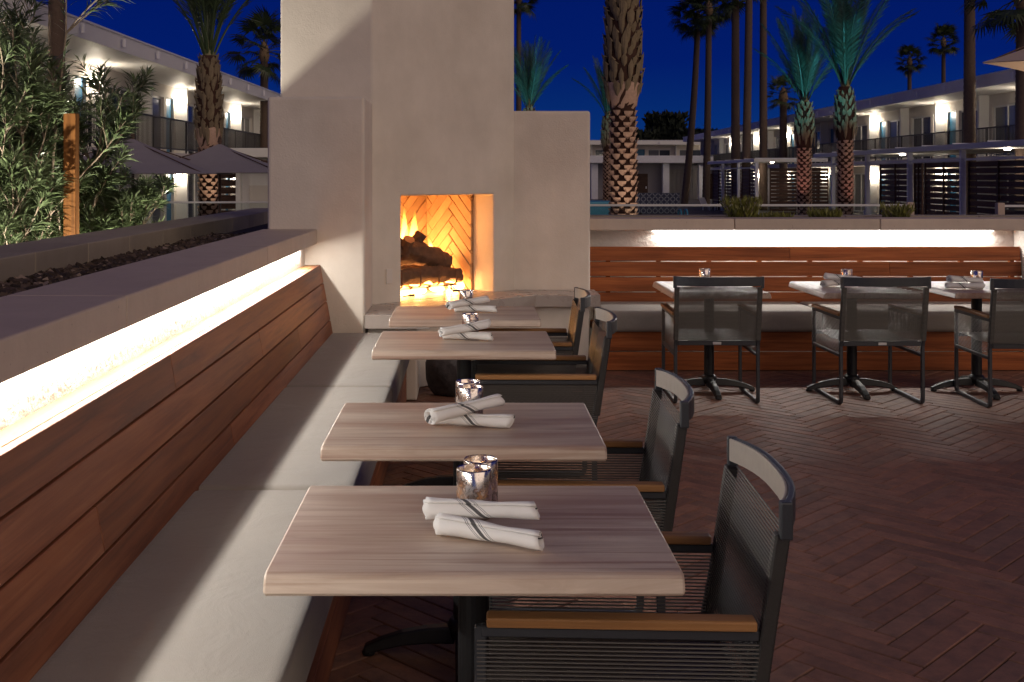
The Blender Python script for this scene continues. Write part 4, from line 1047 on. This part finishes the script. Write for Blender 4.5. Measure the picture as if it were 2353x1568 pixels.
# ================================================================== MOTEL WINGS
def motel(label, loc, rz, x0, nb, lit_up, lit_low, pw=60.0, bay=9.0, name='motel_wing', rail=True):
    """local: facade in plane y=0, outdoors at -y, x along the building"""
    t = thing(name, label, 'building', loc, rz, 'motel wings')
    x1 = x0 + nb * bay; G, S, U, SF, RT = -.45, 2.08, 2.30, 4.86, 5.28
    MB().box(x0, x1, .45, 9, G, RT - .1).build('body', M['curtain'], t)
    rf = MB().box(x0 - .3, x1 + .3, -2.05, 9.2, SF, SF + .10).box(x0 - .3, x1 + .3, -2.05, -1.93, SF + .101, RT).build('roof', M['white_paint'], t)
    MB().box(x0 - .3, x1 + .3, -1.92, 9.2, SF + .102, RT - .15).build('roof_deck', M['offwhite_wall'], rf)
    MB().box(x0 - .32, x1 + .32, -2.08, -1.90, RT, RT + .05).build('roof_edge', M['grey_steel'], rf)
    MB().box(x0, x1, -1.65, .4, S, U).build('balcony_slab', M['offwhite_wall'], t)
    for k in range(nb):
        cx = x0 + bay * (k + .5)
        for fl, (z0, z1, zc) in enumerate(((G, 1.72, S), (U, 4.40, SF))):
            wl = MB()
            dh = z0 + 2.12
            ops = [(-4.05, -1.62, z1), (-1.30, -.36, dh), (.36, 1.30, dh), (1.62, 4.05, z1)]
            e_ = -4.5
            for a_, b_, top in ops:
                wl.box(cx + e_, cx + a_, 0, .3, z0, zc); wl.box(cx + a_, cx + b_, 0, .3, top, zc); e_ = b_
            wl.box(cx + e_, cx + 4.5, 0, .3, z0, zc); wl.build('wall', M['offwhite_wall'], t)
            for a_, b_, top in ops[1:3]:
                d_ = MB().box(cx + a_ + .02, cx + b_ - .02, .10, .16, z0, top - .02).build('door', M['blue_door'], t)
                MB().tube([(cx + b_ - .12, .07, z0 + 1.0), (cx + b_ - .12, .07, z0 + 1.15)], .02, 6).build('handle', M['grey_steel'], d_)
            for a_, b_, top in (ops[0], ops[3]):
                w_ = MB(); mid = (a_ + b_) / 2
                for xx in (a_, mid - .04, b_ - .08): w_.box(cx + xx, cx + xx + .08, .06, .16, z0, top)
                w_.box(cx + a_ + .081, cx + b_ - .081, .07, .15, top - .08, top - .001); w_.box(cx + a_ + .081, cx + b_ - .081, .07, .15, z0 + .001, z0 + .08)
                wo_ = w_.build('window', M['frame_white'], t)
                for p0, p1 in ((a_ + .08, mid - .04), (mid + .04, b_ - .08)): MB().box(cx + p0, cx + p1, .10, .12, z0 + .08, top - .08).build('pane', M['window_glass'], wo_)
            for xx in (-4.5, -.08): MB().box(cx + xx, cx + xx + .16, -.42, -.001, z0, zc - .001).build('fin', M['white_paint'], t)
            if (k in lit_up) if fl else (k in lit_low):
                for sx in (-.75, .75):
                    lz = z0 + 2.05 if fl else 1.58; lx = cx + sx * .0 + (.24 if sx > 0 else -.24)
                    if sx < 0 and not fl: pass
                    L = MB().lathe([(0, -.14), (.07, -.12), (.085, 0), (.07, .12), (0, .14)], 12).build('wall_lamp', M['lamp_glow'], t, smooth=True); L.location = (lx, -.14, lz)
                    MB().box(-.03, .03, .05, .13, -.05, .05).build('bracket', M['grey_steel'], L)
                    lamp_point('lamp_light', t, (lx, -.30, lz), pw, (1.0, .84, .62), .09)
        if rail:
            r_ = MB(); zb_, zt_ = U + .10, U + 1.05
            r_.box(cx - 4.5, cx + 4.5, -1.62, -1.57, zt_, zt_ + .05); r_.box(cx - 4.5, cx + 4.5, -1.61, -1.58, zb_, zb_ + .04)
            for j in range(76): xx = cx - 4.5 + j * .12; r_.box(xx, xx + .025, -1.605, -1.585, zb_, zt_)
            for j in range(6): xx = cx - 4.5 + j * 1.8; r_.box(xx, xx + .05, -1.62, -1.57, U, zt_)
            r_.build('railing', M['rail_metal'], t)
    for k in range(int((x1 - x0) / 3)):
        f_ = MB().tube([(x0 + 1 + k * 3, -2.16, RT - .10), (x0 + 1 + k * 3, -2.16, RT - .32)], .05, 8).build('eave_spot', M['grey_steel'], t)
    return t
SL = .0238; rot = math.atan(SL)
def wing_pos(x_at0, y): return (x_at0 + SL * y, y, 0)
motel('two storey white motel wing behind the oleander with lit balcony doors', wing_pos(-12.0, 42.5), R(90) - rot, -22.5, 5, (0, 1, 2, 3, 4), (0, 1, 2, 3, 4), 18)
motel('long two storey white motel wing behind the pergolas, lamps along its balcony', wing_pos(20.2, 51), R(-90) - rot, -58.5, 8, (1, 2, 3, 5, 6, 7), (0, 1, 2, 3, 4, 5, 6), 22)
motel('far two storey motel block closing the courtyard behind the palms', (17.5, 121, 0), 0, -13.5, 3, (0, 2), (0,), 40, name='motel_block', rail=False)
# low grey pool pavilion far back
pv = thing('pool_pavilion', 'low grey flat roofed pool pavilion in front of the far motel block', 'building', (gx(1500, 98), 98, -.45))
pw2 = 11.6
rf = MB().box(-5.6, 6.6, -1.2, 9, 3.12, 3.75).build('roof', M['grey_steel'], pv, bevel=.03)
MB().box(-5.2, 6.2, .9, 8, 0, 3.1).build('wall', M['umbrella_lilac'], pv)
for x in (-5.1, 1.05, 4.15, 6.0): MB().box(x - .28, x + .28, -.6, -.05, 0, 3.1).build('column', M['grey_steel'], pv)
for x0_, x1_ in ((-1.9, -.3), (4.7, 6.0)): 
    d_ = MB().box(x0_, x1_, .82, .89, 0, 2.2).build('door', M['slat_dark'], pv); MB().box(x1_ - .2, x1_ - .1, .76, .81, .9, 1.1).build('handle', M['grey_steel'], d_)
for k in range(7): MB().box(1.5 + k * .35, 1.82 + k * .35, .84, .89, .05, 2.6).build('panel', M['curtain'], pv)
# pergolas with slatted screens
def pergola(label, x, y0, y1, depth, z=2.42, cells=(), seed=0):
    t = thing('pergola', label, 'pergola', (x, y0, -.45), -rot); hz = z + .45; ln = y1 - y0
    cnp = MB().box(0, depth, 0, ln, hz - .05, hz + .02).build('canopy', M['white_paint'], t)
    MB().box(-.06, -.001, -.05, ln + .05, hz - .10, hz + .06).build('beam', M['white_paint'], t); MB().box(-.06, depth, -.06, -.001, hz - .10, hz + .06).build('beam', M['white_paint'], t)
    n = int(ln / 2.2)
    for k in range(n + 1): MB().box(.0, depth, ln * k / n - .03, ln * k / n + .03, hz + .021, hz + .10).build('rafter', M['grey_steel'], t)
    for k in range(int(ln / 4.2) + 1):
        yy = min(ln - .1, k * 4.2)
        MB().box(.02, .16, yy, yy + .14, 0, hz - .051).build('post', M['grey_steel'], t); MB().box(-.02, .20, yy - .04, yy + .18, 0, .75).build('post_base', M['grey_steel'], t)
    MB().box(.10, .16, 0, ln, hz - .42, hz - .36).build('beam', M['white_paint'], t)
    for k in range(2):
        L = MB().lathe([(0, -.05), (.09, -.05), (.09, 0), (0, 0)], 12).build('downlight', M['lamp_glow'], t); L.location = (1.6, ln * (.25 + .45 * k), hz - .052)
        lamp_point('downlight_light', t, (1.6, ln * (.25 + .45 * k), hz - .25), 26, (1, .86, .68), .08)
    for a_, b_ in cells:
        s_ = thing('slatted_screen', 'x', 'screen', (x + .22 + SL * a_, y0 + a_, -.45), R(90) - rot, 'slatted screens')
        ns = 13; hh = hz - .45; lab = 'dark slatted timber screen of ' + label.split(' with')[0].split(' over')[0]
        w = b_ - a_
        for k in range(ns): MB().box(.03, w - .03, -.012, .012, .03 + k * hh / ns, .03 + (k + 1) * hh / ns - .035).build('slat', M['slat_dark'], s_)
        for xx in (0, w / 2 - .03, w - .06): MB().box(xx, xx + .06, .013, .06, 0, hh).build('upright', M['slat_dark'], s_)
        yield_labels.append((s_, lab))
    return t
yield_labels = []
pergola('near white pergola with a long canopy', 15.0 - .9, 28.5, 47.6, 4.2, cells=((.2, 4.1), (4.4, 7.4), (7.6, 8.3), (8.6, 11.6)))
pergola('far white pergola over its screens', 14.3, 56.6, 69, 3.6, 2.36, cells=((.3, 3.9), (4.3, 8.2), (8.5, 12)))
for i, (s_, lab) in enumerate(yield_labels):
    s_['label'] = lab + (', panel by the lit doors' if i == 3 else ', narrow panel' if i == 2 else ', panel beside the narrow one' if i == 1 else ', widest panel' if i == 0 else ', panel nearest the teal palm' if i == 4 else ', middle panel' if i == 5 else ', panel nearest the pool pavilion')
# back side screen facing the camera on the far pergola
s_ = thing('slatted_screen', 'dark slatted timber screen across the front end of the far white pergola', 'screen', (15.2, 57.2, -.45), -rot, 'slatted screens')
for k in range(13): MB().box(.03, 2.9, -.012, .012, .03 + k * .185, .18 + k * .185).build('slat', M['slat_dark'], s_)
for xx in (0, 1.4, 2.9): MB().box(xx, xx + .06, .013, .06, 0, 2.42).build('upright', M['slat_dark'], s_)

# left court: white pavilion, umbrellas
wp = thing('garden_pavilion', 'small white flat roofed garden pavilion behind the chimney', 'building', (gx(540, 30), 30, -.45))
MB().box(-.4, 4.5, -1.0, 4, 2.48, 2.72).build('roof', M['white_paint'], wp, bevel=.02)
MB().box(.15, 4.0, .2, 3.5, 0, 2.10).build('wall', M['white_paint'], wp)
MB().box(.02, .14, .0, .19, 0, 2.47).build('post', M['white_paint'], wp); MB().box(.35, .95, .16, .199, 0, 1.75).build('door', M['offwhite_wall'], wp)
sc_ = thing('slatted_screen', 'dark louvred screen between the palm and the white garden pavilion', 'screen', (gx(503, 31), 31, -.45), 0, 'slatted screens')
for k in range(10): MB().box(0, .46, -.012, .012, .05 + k * .21, .22 + k * .21).build('slat', M['slat_dark'], sc_)
for xx in (-.05, .46): MB().box(xx, xx + .05, -.02, .03, 0, 2.2).build('upright', M['slat_dark'], sc_)
def umbrella(label, x, y, half, z0, z1, rz, mat, ground=-.45, valance=.0):
    t = thing('umbrella', label, 'umbrella', (x, y, ground), rz); hz0, hz1 = z0 - ground, z1 - ground
    n = 10; b = MB(); cor = [(-half, -half), (half, -half), (half, half), (-half, half)]
    ring = []
    for k in range(4):
        for j in range(n):
            s_ = j / n; a_, c_ = Vector(cor[k]), Vector(cor[(k + 1) % 4]); p = a_.lerp(c_, s_); sag = math.sin(math.pi * s_); p = p * (1 - .06 * sag); ring.append((p.x, p.y, hz0 + .0 * sag))
    m = 6
    for i in range(m + 1):
        s_ = i / m
        for p in ring: b.v.append((p[0] * (1 - s_), p[1] * (1 - s_), p[2] + (hz1 - hz0) * (s_ - .10 * math.sin(math.pi * s_))))
    R4 = len(ring)
    for i in range(m):
        for j in range(R4): b.f.append((i * R4 + j, i * R4 + (j + 1) % R4, (i + 1) * R4 + (j + 1) % R4, (i + 1) * R4 + j))
    c = b.build('canopy', M[mat], t, smooth=False); so = c.modifiers.new('cloth', 'SOLIDIFY'); so.thickness = .012
    MB().tube([(0, 0, 0), (0, 0, hz1 + .08)], .03, 10).build('pole', M['slat_dark'], t)
    MB().lathe([(0, hz1 + .03), (.05, hz1 + .02), (.03, hz1 + .12), (0, hz1 + .16)], 10).build('finial', M['slat_dark'], t)
    for k in range(4): MB().tube([(0, 0, hz1 - .05), (cor[k][0] * .97, cor[k][1] * .97, hz0 + .0)], .012, 5).build('rib', M['slat_dark'], t)
    MB().lathe([(0, 0), (.35, 0), (.35, .06), (.05, .10)], 16).build('base', M['black_iron'], t)
    return t
umbrella('grey lilac square umbrella, its corner reaching past the oleander', gx(305, 21), 21, 1.62, 1.60, 2.25, 0.05, 'umbrella_lilac')
umbrella('grey lilac square umbrella in front of the shaggy palm trunk', gx(505, 22.6), 22.6, 1.45, 1.62, 2.2, .02, 'umbrella_lilac')
uc = (7.95, 13.2)
ur = umbrella('tan square umbrella lit from below, its corner near the long motel roof', uc[0], uc[1], 1.45, 2.86, 3.75, R(50), 'umbrella_tan', ground=-.45)
MB().lathe([(.035, 2.0), (.09, 2.02), (.09, 2.10), (.035, 2.12)], 14).build('underside_fill_ring', M['lamp_glow'], ur)  # unseen glowing ring, added with its light to brighten the canopy underside
lamp_point('underside_fill', ur, (-.15, -.1, 2.0), 75, (1, .72, .48), .06)

# pool side things
tw = MB().box(0, 2.4, 0, .3, 0, 1.10).build('tiled_wall', M['circle_tile']); tw.location = (gx(1458, 60), 60, -.45); tag(tw, 'low navy wall with white ring pattern tiles by the pool', 'wall')
def handrail(px, d, label):
    t = thing('pool_handrail', label, 'handrail', (gx(px, d), d, -.45), 0, 'pool handrails')
    for k in (0, .22): MB().tube([(k, 0, 0), (k, 0, .55), (k, .05, .72), (k, .2, .8), (k, .5, .8), (k, .62, .7), (k, .62, 0)], .03, 8).build('rail', M['pool_blue'], t, smooth=True)
handrail(1566, 40, 'blue pool ladder handrail below the navy ring wall'); handrail(1532, 34, 'blue pool ladder handrail closer to the scarred palm trunk')
def lounge(px, d, rz, label):
    t = thing('lounge_chair', label, 'chair', (gx(px, d), d, -.45), rz, 'white pool chairs'); t.scale = (.7, .7, .7)
    MB().bar([(0, -.7, .35), (0, .25, .33)], .62, .06).build('seat', M['white_paint'], t); MB().bar([(0, .25, .34), (0, .75, 1.05)], .62, .06).build('backrest', M['white_paint'], t)
    for sx in (-.28, .28):
        for yy in (-.6, .2): MB().box(sx - .025, sx + .025, yy - .025, yy + .025, 0, .34).build('leg', M['grey_steel'], t)
lounge(1625, 66, .5, 'white pool chair beside the navy ring wall'); lounge(1655, 67, -.4, 'white pool chair in front of the pavilion panels'); lounge(1682, 66, .2, 'white pool chair beside the pavilion door')
tag(MB().box(-1.3, 1.3, -1, 1, 0, .9).build('daybed', M['pool_blue'], None, bevel=.08), 'teal daybed behind the scarred palm trunk', 'daybed').location = (gx(1385, 50), 50, -.45)
# far dark trees
def dark_tree(px, d, w, h, seed, label):
    t = thing('far_tree', label, 'tree', (gx(px, d), d, -.45), 0, 'far dark trees'); hh = h
    MB().tube([(0, 0, 0), (0, 0, hh * .7)], [.35, .15], 8).build('trunk', M['bark_ring'], t)
    leafy(2200, 0, 0, hh * .45, w, w, hh * .55, .9, .22, seed, .3).build('crown', M['tree_dark'], t)
dark_tree(1485, 150, 3.4, 7.6, 1, 'low dark round tree behind the far roof, beside the taller one'); dark_tree(1530, 150, 3.0, 9.9, 2, 'taller dark tree rising behind the far roof'); dark_tree(1578, 150, 4.0, 7.8, 3, 'wide low dark tree behind the far roof, beside the twin palms')
